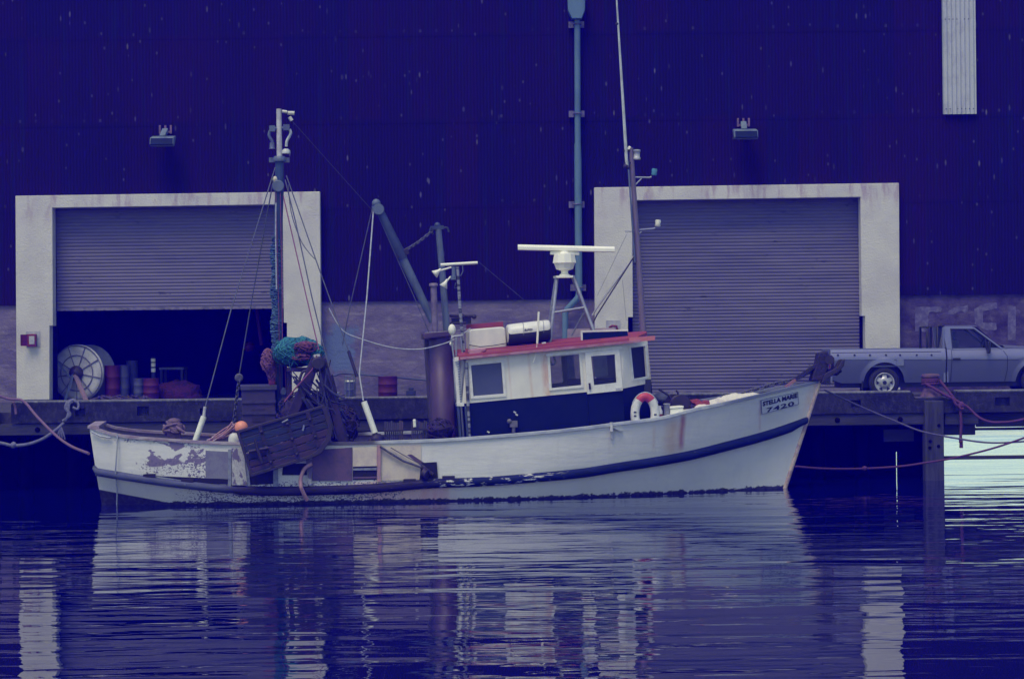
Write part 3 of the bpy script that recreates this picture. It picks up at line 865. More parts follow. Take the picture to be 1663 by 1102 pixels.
# name board
M_BOARD = mat('name_board_white', (.60, .62, .66), .5, c2=(.56, .57, .62))
nb = patch('name_board', [(1234.5, 649), (1294, 635.5), (1295.5, 655.5), (1236, 671.5)], .025, M_BOARD, 12, 5)
M_LETT = mat('black_letters', (.012, .014, .030), .5)
def writing(txt, p0, p1, hgt, wide, parent, bold=.03, hit=None, name='lettering', slab=False, mtl=None):
    cu = bpy.data.curves.new('t', 'FONT'); cu.body = txt; cu.size = 1; cu.offset = bold; cu.resolution_u = 3; cu.space_character = wide
    ob = bpy.data.objects.new('t', cu); C.objects.link(ob)
    me = bpy.data.meshes.new_from_object(ob.evaluated_get(bpy.context.evaluated_depsgraph_get()))
    xs = [v.co.x for v in me.vertices]; ys = [v.co.y for v in me.vertices]
    x0, x1, y0, y1 = min(xs), max(xs), min(ys), max(ys)
    up = V((0.18, -1.0))
    m = MB(); vs = []
    for v in me.vertices:
        u = (v.co.x - x0) / (x1 - x0); w = (v.co.y - y0) / (y1 - y0)
        px = p0[0] + (p1[0] - p0[0]) * u - .6 * w * 0 ; py = p0[1] + (p1[1] - p0[1]) * u - hgt * w
        vs.append(hit(px, py))
    m.add(vs, [tuple(p.vertices) for p in me.polygons])
    if slab:                                            # slab serifs, as on the board
        pass
    bpy.data.objects.remove(ob); bpy.data.curves.remove(cu); bpy.data.meshes.remove(me)
    return m.build(name, mtl or M_LETT, parent, BM, recalc=False)
for qd in ([(1234.2, 648.6), (1294.3, 635.1), (1294.4, 636.0), (1234.3, 649.6)], [(1235.6, 671.0), (1295.3, 655.0), (1295.4, 656.0), (1235.7, 672.0)], [(1234.2, 648.8), (1235.3, 648.6), (1236.6, 671.6), (1235.5, 671.8)], [(1293.6, 635.4), (1294.6, 635.2), (1295.8, 655.4), (1294.8, 655.6)]):
    patch('board_border', qd, .028, M_GREYT, 8, 1, nb)
hb = lambda px, py: Hit(px, py, .033)[0]
writing('STELLA MARIE', (1237, 658.8), (1293.2, 644.6), 7.8, 1.0, nb, .05, hb)
writing('7420', (1243, 668.6), (1288, 657.4), 7.2, 1.12, nb, .028, hb)

# ------------------------------------------------------------------ wheelhouse
YN = -1.28
M_WHITE = mat('wheelhouse_white', (.70, .69, .655), .5, c2=(.62, .61, .60), scale=2.5)
M_NAVY = mat('wheelhouse_navy', (.004, .009, .042), .5, c2=(.006, .011, .046), scale=3, spec=.08)
M_FRAME = mat('window_frame_white', (.72, .71, .68), .45, c2=(.62, .60, .58), scale=6)
M_REDP = mat('roof_red_paint', (.30, .05, .085), .6, c2=(.27, .045, .07), scale=4)
def whmat():
    q = NT('wheelhouse_side'); x, y, z = q.xyz()
    col = q.mix(q.step(q.noise(2.2, 5, .6), .35, .7), (.74, .71, .64), (.66, .63, .58))
    for px, w, s in ((888, .075, 1.2), (862, .03, .6), (1040, .03, .4), (828, .02, .5)):
        xa = LP(px, 610, YN).x; sl = .075
        d = q.math('ABSOLUTE', q.math('SUBTRACT', q.math('ADD', x, q.math('MULTIPLY', q.math('SUBTRACT', z, 2.2), sl)), xa))
        f = q.mul(q.step(d, 0.0, w * 1.6, 1.0, 0.0), q.step(q.noise(7, 3, .6, stretch=(1, 1, .3)), .2, .7), s)
        col = q.mix(f, col, (.55, .33, .24))
    return q.set(col, .5)
M_WH = whmat()
def lerp2(a, b, t): return (a[0] + (b[0] - a[0]) * t, a[1] + (b[1] - a[1]) * t)
TOPA, TOPB = (757, 583.5), (1012, 557.5)                 # top edge of the white side
MIDA, MIDB = (750, 655.5), (1012, 630.5)
LOWA, LOWB = (754, 735), (1016, 715)
W1 = [(765, 593), (814, 588.5), (818, 639), (769, 643)]
W2 = [(893, 579), (940, 575), (944, 625), (896, 630)]
W3 = [(960, 578.5), (998, 575.4), (1001, 620.7), (965, 625)]
wh = boat
m = MB()
m.prL([[TOPA, TOPB, MIDB, MIDA], W1, W2, W3], YN, YN + .06)
house = m.build('wheelhouse', M_WH, boat, BM)
m = MB(); m.prL([MIDA, MIDB, LOWB, LOWA], YN + .012, YN + .06)
m.build('wheelhouse_lower_wall', M_NAVY, house, BM)
# chamfered front: corner line and front edge
def fan(px, py, yl): return LP(px, py, yl)
YF = -.86
cT, cM, cL = LP(*TOPB, YN), LP(*MIDB, YN), LP(*LOWB, YN)
fT, fM, fL = LP(1051.5, 553.5, YF), LP(1058, 621, YF), LP(1064, 700, YF)
def onch(px, py):                                   # picture place on the chamfer plane
    n = (fT - cT).cross(cM - cT); d = ldir(px, py)
    return CAML + d * ((cT - CAML).dot(n) / d.dot(n))
W4 = [(1024, 564.5), (1046.6, 562), (1050.6, 611), (1029, 615)]
chn = (fT - cT).cross(cM - cT).normalized()
if chn.y > 0: chn = -chn
def chprism(loops, t0, t1):
    m = MB(); flat = [onch(*p) for l in loops for p in l]; n = len(flat)
    e1 = (fT - cT).normalized(); e2 = e1.cross(chn)
    lp = []
    for l in loops: lp.append([((onch(*p) - cT).dot(e1), (onch(*p) - cT).dot(e2)) for p in l])
    m.prism(lp, lambda p, d: cT + e1 * p[0] + e2 * p[1] + chn * d, t0, t1)
    return m
pj = lambda p: proj(BM @ p)
chprism([[pj(cT), pj(fT), pj(fM), pj(cM)], W4], 0, -.06).build('wheelhouse_front_corner', M_WH, house, BM)
chprism([[pj(cM), pj(fM), pj(fL), pj(cL)]], -.012, -.06).build('wheelhouse_front_corner_lower', M_NAVY, house, BM)
# front, far side, aft walls
m = MB()
def sym(p, yl): return V((p.x, yl, p.z))
m.add([fT, fM, mir(fM), mir(fT)], [(0, 1, 2, 3)]); m.add([mir(cT), mir(fT), mir(fM), mir(cM)], [(0, 1, 2, 3)])
M_ = m
aT, aM, aL = LP(*TOPA, YN), LP(*MIDA, YN), LP(*LOWA, YN)
w0 = LP(757 + 0, 583.5, YN)
m.add([aT, aM, mir(aM), mir(aT)], [(0, 1, 2, 3)])
m.build('wheelhouse_end_wall', M_WHITE, house, BM, solid=0)
m = MB()
farl = [[TOPA, TOPB, MIDB, MIDA], W1, W2, W3]
lp = [[(LP(x, y, YN).x, LP(x, y, YN).z) for x, y in l] for l in [[TOPA, TOPB, MIDB, MIDA], W2, W3]]
m.prism(lp, lambda p, d: V((p[0], d, p[1])), -YN, -YN - .05)
m.build('wheelhouse_wall', M_WHITE, house, BM)
m = MB()
m.add([fM, fL, mir(fL), mir(fM)], [(0, 1, 2, 3)]); m.add([mir(cM), mir(fM), mir(fL), mir(cL)], [(0, 1, 2, 3)])
m.add([aM, aL, mir(aL), mir(aM)], [(0, 1, 2, 3)]); m.add([mir(aM), mir(cM), mir(cL), mir(aL)], [(0, 1, 2, 3)])
m.add([aM + V((0, .07, -.02)), cM + V((0, .07, -.02)), mir(cM) + V((0, -.07, -.02)), mir(aM) + V((0, -.07, -.02))], [(0, 1, 2, 3)])
m.build('wheelhouse_lower_end', M_NAVY, house, BM)
# panes and frames
def glass():
    q = NT('cabin_glass'); t = q.t
    tr = q.n('ShaderNodeBsdfTransparent'); tr.inputs[0].default_value = (.95, .97, 1.0, 1)
    mx = q.n('ShaderNodeMixShader'); fr = q.n('ShaderNodeFresnel'); fr.inputs[0].default_value = 1.5
    q.set((.03, .035, .06), .05)
    q.ln(q.math('ADD', fr.outputs[0], .16), mx.inputs[0]); q.ln(tr.outputs[0], mx.inputs[1]); q.ln(q.b.outputs[0], mx.inputs[2])
    q.ln(mx.outputs[0], t.nodes['Material Output'].inputs['Surface']); return q.m
M_GLASS = glass()
M_BLIND = mat('slate_blind', (.06, .07, .135), .35, c2=(.05, .06, .12), scale=3)
def ring(outer, inner, y0, y1, name, mt=M_FRAME):
    m = MB(); m.prL([outer, inner], y0, y1); return m.build(name, mt, house, BM)
def grow(q, a):
    cx = sum(p[0] for p in q) / 4; cy = sum(p[1] for p in q) / 4
    return [(x + (a if x > cx else -a), y + (a if y > cy else -a)) for x, y in q]
m = MB(); m.prL(W1, YN + .035, YN + .05); m.build('window_pane', M_BLIND, house, BM)
ring(grow(W1, 4.5), grow(W1, .3), YN - .022, YN + .002, 'window_frame')
m = MB(); m.prL(grow(W2, 1), YN + .035, YN + .043); m.build('window_pane', M_GLASS, house, BM)
ring(grow(W2, 4), grow(W2, .3), YN - .022, YN + .002, 'window_frame')
m = MB(); m.prL([(887, 574.5), (1012, 562), (1012, 566), (887, 578.5)], YN - .05, YN - .023); m.build('window_drip_rail', M_FRAME, house, BM)
DO = [(950, 571.5), (1006, 566), (1011.5, 633.5), (954, 639.5)]
door = ring(DO, grow(W3, .3), YN - .05, YN - .004, 'cabin_door')
m = MB(); m.prL([(956, 622), (959, 621.5), (960, 632), (957, 632)], YN - .08, YN - .05); m.build('door_handle', M_IRON, house, BM)
m = MB(); m.prL([(1000, 630), (1010, 629), (1010.5, 634), (1000.5, 635)], YN - .07, YN - .05); m.build('door_hinge', M_CAPS, house, BM)
m = MB(); m.prL(grow(W3, 1), YN - .02, YN - .012); m.build('door_pane', M_GLASS, house, BM)
m = MB(); m.prL([(954.3, 640.5), (1011, 634.5), (1016, 712), (960, 716)], YN - .02, YN + .011); m.build('cabin_door_lower', mat('door_navy', (.005, .010, .044), .45, c2=(.004, .008, .04), spec=.08), house, BM)
chprism([grow(W4, .5)], -.03, -.036).build('window_pane', M_GLASS, house, BM)
chprism([grow(W4, 3), grow(W4, 0.2)], .015, -.001).build('window_frame', M_FRAME, house, BM)
# dashboard, curtain and far bulkhead seen through the glass
m = MB(); a = LP(960, 616, -.2); m.box2((a.x - .3, -.9, a.z - .25), (a.x + 1.05, .9, a.z)); m.build('dashboard', mat('dash_dark', (.03, .03, .05), .6), house, BM)
m = MB(); m.prL([(962, 577), (985, 575), (988, 610), (966, 612)], YN - .010, YN - .006); m.build('pale_pane_strip', mat('pale_curtain', (.36, .37, .46), .9), house, BM)
m = MB(); m.prL([(919, 577), (931, 576), (934, 612), (922, 613)], YN + .055, YN + .06); m.build('pale_pane_strip', mat('see_through_strip', (.20, .21, .30), .9, c2=(.12, .13, .21), scale=6), house, BM)  # pale strip added for the brightness seen through the cabin
m = MB(); m.tube(smoothpts([LP(899, 578, YN + .1), LP(902, 588, YN + .1), LP(896, 592, YN + .1), LP(894, 586, YN + .1)]), .02, 6); m.build('window_cord', M_CAPS, house, BM)
# roof with a camber, red fascia
m = MB(); rows = []
ra, rb = LP(745, 577.5, YN - .1), LP(1064, 545.5, YN - .1)
slope = (rb.z - ra.z) / (rb.x - ra.x)
for j in range(9):
    t = j / 8; y = (YN - .1) + (-2 * (YN - .1)) * t; cam = .10 * (1 - (2 * t - 1) ** 2)
    xb = rb.x - (.38 * max(0, abs(2 * t - 1) - .45) / .55)
    rows.append([V((ra.x, y, ra.z + cam)), V((ra.x + (xb - ra.x) * .5, y, ra.z + slope * (xb - ra.x) * .5 + cam + .01)), V((xb, y, ra.z + slope * (xb - ra.x) + cam))])
top = rows; bot = [[p - V((0, 0, .085)) for p in r] for r in rows]
m.grid(top, True); m.grid(bot, True)
edge_t = [r[0] for r in top] + [top[-1][1], top[-1][2]] + [r[2] for r in reversed(top[:-1])] + [top[0][1]]
m.grid([edge_t, [p - V((0, 0, .085)) for p in edge_t]], False, closed=True)
m.build('wheelhouse_roof', M_REDP, house, BM)
M_REDD = mat('pale_pink_trim', (.44, .23, .28), .6, c2=(.34, .12, .17), scale=6)  # pale pink paints the lit edge of the roof fascia
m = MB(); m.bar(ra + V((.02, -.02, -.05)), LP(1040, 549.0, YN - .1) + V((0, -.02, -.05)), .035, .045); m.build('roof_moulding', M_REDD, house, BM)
m = MB(); m.bar(LP(757, 569, YN + .05), LP(975, 552, YN + .05), .03, .035); m.bar(LP(757, 578, YN + .05), LP(757, 569, YN + .05), .03, .03)
for x, y in ((850, 566), (905, 561), (972, 553)): m.bar(LP(x, y + 6, YN + .05), LP(x, y - 2, YN + .05), .03, .03)
m.build('roof_handrail', M_REDP, house, BM)
m = MB(); m.prL([(1021, 548), (1064, 545), (1064, 552), (1023, 556)], YN - .11, YN - .06); m.build('roof_visor', mat('faded_red', (.52, .17, .17), .6, c2=(.45, .12, .13)), house, BM)
# roof boards
m = MB(); m.prL([(757, 527), (817, 522), (818, 562), (759, 568)], .35, .40); m.build('roof_backboard', M_REDP, house, BM)
m = MB(); m.prL([(946, 540), (1019, 537.5), (1021, 552.5), (946.5, 553.5)], -1.0, -.94)
m.build('navigation_light_board', M_NAVY, house, BM)
m = MB(); m.prL([(943.5, 538.5), (946, 538), (946.5, 554), (944, 554)], -1.01, -.93); m.prL([(944, 536.5), (1020, 534.5), (1020, 537), (944, 539)], -1.01, -.93); m.build('board_edge', M_FRAME, house, BM)
m = MB(); m.prL([(922, 534), (997, 532), (1001, 536), (1000, 552), (922, 556)], .5, .56); m.build('roof_backboard', mat('pinkish_board', (.50, .42, .44), .7, c2=(.4, .33, .37)), house, BM)
m = MB(); m.prL([(828, 551), (890, 546), (891, 561), (829, 566)], -.55, -.50)
for x in (847, 890): m.prL([(x, 548 - (x - 847) * .05), (x + 5, 547), (x + 5, 567), (x, 569)], -.72, -.60)
m.build('raft_cradle', mat('cradle_red', (.45, .14, .15), .6, c2=(.3, .14, .18), scale=5), house, BM)
m = MB(); m.prL([(880.5, 556), (886.5, 555), (887, 565), (881, 566)], -1.15, -1.05); m.build('light_box', M_FRAME, house, BM)

# exhaust casing and pipes aft of the wheelhouse
M_FUN = mat('rusty_casing', (.078, .042, .095), .5, c2=(.050, .028, .072), scale=2.5, stretch=(1, 1, .5))
ca, cb = LP(715, 545, -.25), LP(722, 735, -.25)
m = MB(); rad = .225; m.tube([ca, ca.lerp(cb, .33), ca.lerp(cb, .331), cb], [rad, rad, rad * 1.02, rad * 1.02], 24)
ex = m.build('exhaust_casing', M_FUN, boat, BM)
m = MB(); m.prL([(687, 541), (731, 536), (732, 546), (688, 551)], -.55, .05); m.build('casing_cap', M_FUN, ex, BM, bevel=.02)
m = MB(); m.prL([(690, 551), (703, 550), (714, 735), (702, 736)], -.06, .3); m.build('casing_side', mat('casing_dark', (.08, .06, .10), .6), ex, BM)
m = MB(); m.tube([LP(707, 546, -.2), LP(704, 462, -.2)], .062, 12); m.lathe(LP(704, 462, -.2), (0, 0, 1), [(.085, -.03), (.085, .02), (.05, .03)], 12)
m.build('exhaust_pipe', mat('pipe_mauve', (.20, .16, .24), .6, c2=(.12, .09, .16), scale=4), boat, BM)
M_SPAR = mat('blue_grey_spar', (.115, .15, .215), .5, c2=(.075, .09, .15), scale=3, stretch=(2, 2, .5))
M_SPARD = mat('dark_blue_spar', (.045, .065, .13), .5, c2=(.03, .04, .09), scale=3)
m = MB(); m.tube([LP(726, 545, .05), LP(719, 450, .05), LP(712, 372, .05)], [.068, .064, .058], 12)
post = m.build('derrick_post', M_SPAR, boat, BM)
t = LP(712, 370, .05); m = MB(); m.bar(t + V((-.13, 0, 0)), t + V((.1, 0, .01)), .1, .07); m.tube(smoothpts([t + V((.1, 0, 0)), t + V((.17, 0, .0)), t + V((.2, 0, -.08))]), .018, 6)
m.tube(smoothpts([t + V((-.13, 0, .03)), t + V((-.16, 0, -.06)), t + V((-.10, 0, -.12))]), .02, 6); m.ball(t + V((-.02, 0, .05)), .06, 10)
m.build('post_head', M_SPARD, post, BM)
# boom
ba, bb = LP(703, 522, -.1), LP(611, 330, -.3)
m = MB(); m.tube([ba, ba.lerp(bb, .25), ba.lerp(bb, .56), bb], [.075, .08, .085, .06], 12)
boom = m.build('derrick_boom', M_SPAR, boat, BM)
m = MB(); k = ba.lerp(bb, .57); m.tube([ba.lerp(bb, .53), ba.lerp(bb, .6), bb], [.095, .1, .07], 12); m.build('boom_upper_length', M_SPARD, boom, BM)
m = MB(); m.bar(k + V((-.08, -.02, -.03)), k + V((.14, 0, .06)), .12, .1); m.build('boom_band', M_IRON, boom, BM)
m = MB(); m.lathe(bb + V((.04, -.06, -.12)), (0, 1, 0), [(.10, -.03), (.11, 0), (.10, .03)], 14); m.ball(bb, .085, 10); m.tube([bb + V((-.06, 0, -.05)), bb + V((-.03, 0, -.2))], .03, 8); m.build('boom_head_block', M_SPAR, boom, BM)
M_CHAIN = mat('dull_chain', (.10, .10, .14), .6, c2=(.05, .05, .08), scale=20)
M_WIRE = mat('rigging_wire', (.10, .11, .16), .5, c2=(.07, .07, .11), scale=5)
M_PWIRE = mat('pale_rope', (.42, .44, .50), .8, c2=(.3, .31, .38), scale=15)
M_RROPE = mat('faded_red_rope', (.24, .075, .15), .9, c2=(.16, .05, .12), scale=20)
def chain(m, a, b, drop=.0, link=.055, r=.011, pts=None):
    p = pts or sag(a, b, drop, 20)
    seg = sum((p[i + 1] - p[i]).length for i in range(len(p) - 1)); n = max(2, int(seg / (link * .8)))
    for i in range(n):
        t = (i + .5) / n * (len(p) - 1); j = min(int(t), len(p) - 2); c = p[j].lerp(p[j + 1], t - j); d = (p[j + 1] - p[j]).normalized()
        u = d.orthogonal().normalized() if i % 2 else d.cross(d.orthogonal()).normalized()
        lp = []
        for q in range(8):
            a_ = 2 * math.pi * q / 8
            lp.append(c + d * math.cos(a_) * link * .62 + u * math.sin(a_) * link * .34)
        m.tube(lp, r, 4, closed=True)
m = MB(); chain(m, k + V((.08, 0, .08)), t + V((-.12, 0, -.05)), .03, .07, .014); m.build('topping_chain', M_CHAIN, boat, BM)

# aft mast
MY = 0.0
def mp(px, py): return LP(px, py, MY)
m = MB(); m.tube([mp(452.5, 700), mp(451.5, 600), mp(451, 400), mp(454, 300), mp(454, 262)], [.085, .085, .08, .085, .08], 14)
mast = m.build('mast', mat('mast_blue', (.022, .055, .14), .5, c2=(.035, .055, .12), scale=3, stretch=(2, 2, .4)), boat, BM)
m = MB(); m.lathe(mp(454, 258), (0, 0, 1), [(.13, -.05), (.14, 0), (.10, .05)], 14); m.box(mp(442, 260), (.12, .1, .09)); m.box(mp(465, 260), (.12, .1, .09)); m.build('mast_cap', M_SPAR, mast, BM)
m = MB(); m.tube([mp(454, 262), mp(453, 177)], [.055, .05], 10); m.build('topmast', mat('topmast_white', (.55, .55, .54), .5, c2=(.42, .40, .42), scale=6), mast, BM)
m = MB(); m.tube([mp(440, 211), mp(447, 209), mp(461, 208), mp(468, 211)], .032, 8); m.box(mp(442, 209), (.11, .1, .11)); m.box(mp(465, 207), (.12, .1, .11)); m.build('crosstree', M_SPAR, mast, BM)
m = MB(); m.tube(smoothpts([mp(439, 212), mp(437, 220), mp(442, 230), mp(442, 240)]), [.03] * 19, 8); m.lathe(mp(442, 240), (0, 0, -1), [(.045, -.1), (.05, 0), (.065, .02)], 12); m.build('deck_light', M_SPAR, mast, BM)
m = MB(); m.tube(smoothpts([mp(470, 210), mp(472, 217), mp(466, 229), mp(465, 238)]), .028, 8); m.lathe(mp(464.5, 246), (0, 0, 1), [(.085, -.04), (.08, .02), (.04, .05)], 14); m.build('deck_light', mat('deck_light_white', (.5, .52, .5), .4, c2=(.3, .34, .4), scale=9), mast, BM)
m = MB(); m.tube([mp(458, 181), mp(466, 182)], .03, 8); m.tube([mp(467, 183.5), mp(478, 184)], [.035, .04], 8); m.tube([mp(470, 190), mp(474, 196)], .035, 8); m.build('masthead_light', mat('masthead_cream', (.72, .70, .60), .4), mast, BM)
m = MB()
for i in range(420):                                  # twine wound round the mast
    t_ = i / 420; py = 385 + 210 * t_; a_ = i * .9 + random.uniform(-.3, .3); c = mp(451.0, py) + V((-.035, -.03, 0)); rr = .085 + random.uniform(-.01, .015) + .02 * math.sin(py * .11)
    p1 = c + V((math.cos(a_) * rr, math.sin(a_) * rr, random.uniform(-.03, .03))); p2 = c + V((math.cos(a_ + 1) * rr, math.sin(a_ + 1) * rr, random.uniform(-.04, .04))); p3 = c + V((math.cos(a_ + 2) * rr, math.sin(a_ + 2) * rr, random.uniform(-.03, .03)))
    m.tube([p1, p2, p3], .013, 4)
m.build('netting_wrap', mat('teal_twine', (.085, .17, .27), .9, c2=(.04, .07, .17), scale=7), mast, BM)
m = MB(); c = mp(451.5, 303); m.lathe(c + V((0, -.13, 0)), (0, 1, 0), [(.10, -.04), (.115, -.035), (.115, .035), (.10, .04)], 16); m.build('mast_block', M_SPAR, mast, BM)
m = MB(); m.ball(mp(446.5, 292) + V((0, -.12, 0)), .05, 8, (1, 1, 1.3)); m.build('block_cheek', mat('cream_block', (.6, .55, .46), .6), mast, BM)
# halyards down the mast
def wire(name, pts, r, mt, n=6, sm=0):
    m = MB(); m.tube(smoothpts(pts, sm) if sm else pts, r, n); return m.build(name, mt, boat, BM)
off = V((0, -.14, 0))
wire('halyard', [mp(447.5, 300) + off, mp(452, 480) + off, mp(455, 638) + off], .007, M_RROPE)
wire('halyard', [mp(455, 305) + off, mp(458, 480) + off, mp(458.5, 560) + off, mp(463, 600) + off, mp(464, 632) + off], .008, M_RROPE)
wire('halyard', [mp(448, 330) + off, mp(447.5, 380) + off, mp(449, 470) + off], .014, M_PWIRE)
m = MB(); c = mp(460, 636) + off; m.ball(c, .075, 10, (.8, .6, 1.3)); m.lathe(c + V((0, -.05, 0)), (0, 1, 0), [(.05, -.02), (.05, .03)], 12); m.tube(smoothpts([c - V((0, 0, .08)), c + V((-.06, 0, -.2)), c + V((-.1, 0, -.32))]), .018, 6); m.build('halyard_block', M_SPAR, boat, BM)
# stays
wire('stay', [LP(447, 272, -.1), LP(376, 500, -.9), LP(333, 662, -1.25)], .012, M_WIRE)
wire('stay', [LP(444, 292, .1), LP(410, 480, .9), LP(389, 606, 1.2)], .012, M_WIRE)
m = MB(); c = LP(388, 613, 1.2); m.lathe(c, (0, 1, 0), [(.05, -.02), (.085, -.02), (.085, .02), (.05, .02)], 12); chain(m, c + V((0, 0, -.06)), LP(379, 690, 1.4), 0, .08, .016); m.build('stay_shackle', M_CHAIN, boat, BM)
wire('stay', [LP(465, 285, -.05), LP(518, 436, -.6), LP(567, 572, -1.1), LP(579, 609, -1.2)], .011, M_WIRE)
wire('stay_sleeve', [LP(566, 570, -1.1), LP(579.5, 611, -1.2)], .03, M_IRON)
wire('stay', [LP(463, 292, -.05), LP(480, 360, -.3), LP(506, 480, -.8), LP(534, 596, -1.3), LP(546, 645, -1.5)], .012, M_WIRE)
wire('stay_cleat', [LP(527, 586, -1.3), LP(534, 597, -1.3), LP(537, 584, -1.3)], .014, M_IRON)
wire('trawl_warp', [LP(460, 318, -.1), LP(496, 475, -.9), LP(518, 568, -1.6)], .011, M_RROPE)
wire('slack_line', [LP(468, 300, 0), LP(473, 345, -.2), LP(487, 387, -.4), LP(500, 408, -.5), LP(512, 421, -.6)], .009, M_WIRE, 6, 5)
wire('boom_fall', [bb + V((-.05, 0, -.08)), LP(596, 480, -.9), LP(583.5, 607, -1.4), LP(590, 650, -1.62)], .014, M_PWIRE)
wire('boom_fall', [bb + V((-.07, 0, -.08)), LP(569, 495, -.2), LP(556, 560, 0)], .010, M_WIRE)
wire('boom_fall', [bb + V((0, 0, -.15)), LP(645, 420, -.25), LP(676, 490, -.2), LP(697, 540, -.15)], .009, M_WIRE)
wire('aerial_wire', [mp(474, 196), LP(612, 350, -.3)], .0028, M_WIRE, 4)
wire('aerial_wire', [LP(776, 424, -.2), LP(850, 486, -.2)], .004, M_WIRE, 4)
wire('slack_line', [LP(534, 500, -.9), LP(556, 536, -.9), LP(589, 551, -.9), LP(636, 564, -.9), LP(678, 567, -.9), LP(710, 561, -.9), LP(738, 551, -.9), LP(764, 533, -.9)], .012, M_PWIRE, 6, 5)
wire('slack_line', [LP(690, 540, -.6), LP(725, 538, -.6), LP(760, 534, -.6)], .005, M_PWIRE, 4)
# white stay tubes
M_TUBE = mat('white_tube', (.74, .74, .66), .45, c2=(.62, .62, .58), scale=5)
m = MB(); m.tube([LP(331, 676, -1.25), LP(317, 716, -1.3), LP(312, 732, -1.3)], .055, 12); m.build('stay_tube', M_TUBE, boat, BM)
m = MB(); m.tube([LP(333, 660, -1.25), LP(331, 677, -1.25)], .03, 8); m.build('stay_tube_end', M_CAPS, boat, BM)
m = MB(); m.tube([LP(591, 652, -1.65), LP(609, 703, -1.75)], .058, 12); m.build('stay_tube', M_TUBE, boat, BM)
m = MB(); m.tube([LP(608, 700, -1.75), LP(613, 722, -1.8)], .05, 8); m.ball(LP(612, 712, -1.75), .12, 10, (1.1, 1, .8), jit=.4); m.ball(LP(604, 718, -1.75), .09, 10, jit=.4, seed=3); m.build('tube_shackle', M_IRON, boat, BM)
wire('warp', [Hit(617, 724, .06)[0], Hit(630, 733, .07)[0], Hit(655, 748, .06)[0], Hit(684, 758, .06)[0]], .022, M_CHAIN)
wire('warp', [Hit(634, 726, .06)[0], Hit(660, 741, .05)[0], Hit(690, 757, .06)[0]], .008, M_CHAIN)
patch('rubbed_streak', [(661, 738), (668, 737), (692, 753), (684, 756)], .018, M_BROWNPL, 4, 4, skirt=False)

# gallows frame
M_GAL = mat('gallows_timber', (.040, .024, .062), .85, c2=(.018, .013, .042), scale=3, bump=.01, bscale=12)
m = MB()
gy = -1.62
m.bar(LP(513, 583, gy), LP(446, 740, gy), .17, .17); m.bar(LP(522, 583, gy), LP(538, 640, gy), .17, .17); m.bar(LP(532, 610, gy), LP(560, 725, gy - .1), .16, .17)
m.bar(LP(511, 588, gy + .9), LP(470, 730, gy + .9), .15, .15)
m.bar(LP(524, 588, gy + .9), LP(548, 725, gy + .9), .15, .15); m.bar(LP(512, 640, gy + .02), LP(541, 640, gy + .02), .12, .13)
m.bar(LP(516, 590, gy), LP(516, 592, gy + .9), .18, .16)
gl = m.build('gallows_frame', M_GAL, boat, BM, bevel=.01)
m = MB(); m.prL([(507, 577), (523, 574), (526, 600), (512, 606)], gy - .14, gy + .12); m.build('gallows_head', M_IRON, gl, BM, bevel=.03)
m = MB(); m.prL([(509, 576), (519, 574.5), (520, 578), (510, 580)], gy - .15, gy + .0); m.build('head_plate', M_CAPS, gl, BM)
m = MB(); m.lathe(LP(517, 590, gy - .16), (0, 1, 0), [(.10, -.02), (.13, -.01), (.13, .05), (.1, .06)], 16); m.build('gallows_sheave', M_IRON, gl, BM)
wire('gallows_warp', [LP(514, 577, gy - .15), LP(507, 600, gy - .15), LP(480, 630, gy - .15), LP(462, 652, gy - .15)], .014, M_RROPE)
wire('davit_pipe', [LP(483, 630, gy), LP(490, 606, gy), LP(497, 602, gy)], .025, M_IRON, 8, 4)
# aft bitts
M_BITT = mat('bitt_timber', (.15, .095, .125), .8, c2=(.08, .055, .09), scale=6)
m = MB(); m.bar(LP(283, 724, .2), LP(282, 685, .2), .26, .24); m.bar(LP(270, 694, .1), LP(297, 692, .1), .12, .12); m.ball(LP(283, 684, .2), .14, 10, (1, 1, .5)); m.build('mooring_bitts', M_BITT, boat, BM, bevel=.02)
# bow roller, stay and anchor gear
M_RUSTB = mat('rust_brown_iron', (.012, .011, .034), .7, c2=(.028, .013, .036), bump=.02, bscale=18, scale=9)
m = MB()
m.prL([(1326, 594), (1330, 573), (1344, 570), (1350, 582), (1342, 604), (1336, 618), (1318, 618), (1322, 604)], -.14, .14)
br = m.build('bow_roller', M_RUSTB, boat, BM, bevel=.02)
m = MB(); m.lathe(LP(1347, 584, -.17), (0, 1, 0), [(.09, 0), (.06, .1), (.06, .24), (.09, .34)], 14); m.build('roller', M_IRON, br, BM)
m = MB(); m.bar(LP(1289, 617, -.12), LP(1338, 584, -.05), .07, .06); m.bar(LP(1289, 617, .12), LP(1338, 584, .05), .07, .06); m.build('bow_stay', M_IRON, boat, BM)
m = MB(); m.bar(LP(1275, 629, -.2), LP(1292, 616, -.15), .03, .05); m.build('stay_foot', mat('pinkish_rust', (.3, .14, .17), .8), boat, BM)
wire('draped_line', [LP(190, 704, -1.45)] + [Hit(193, 712, .05)[0], Hit(192, 760, .10)[0], Hit(192, 800, .05)[0], Hit(191.5, 826, .05)[0], Hit(191, 836, .05)[0]], .014, M_PWIRE, 6)
wire('draped_line', [Hit(151, 700, .05)[0], Hit(165, 707, .05)[0], Hit(182, 710, .05)[0]], .018, M_PWIRE, 6)

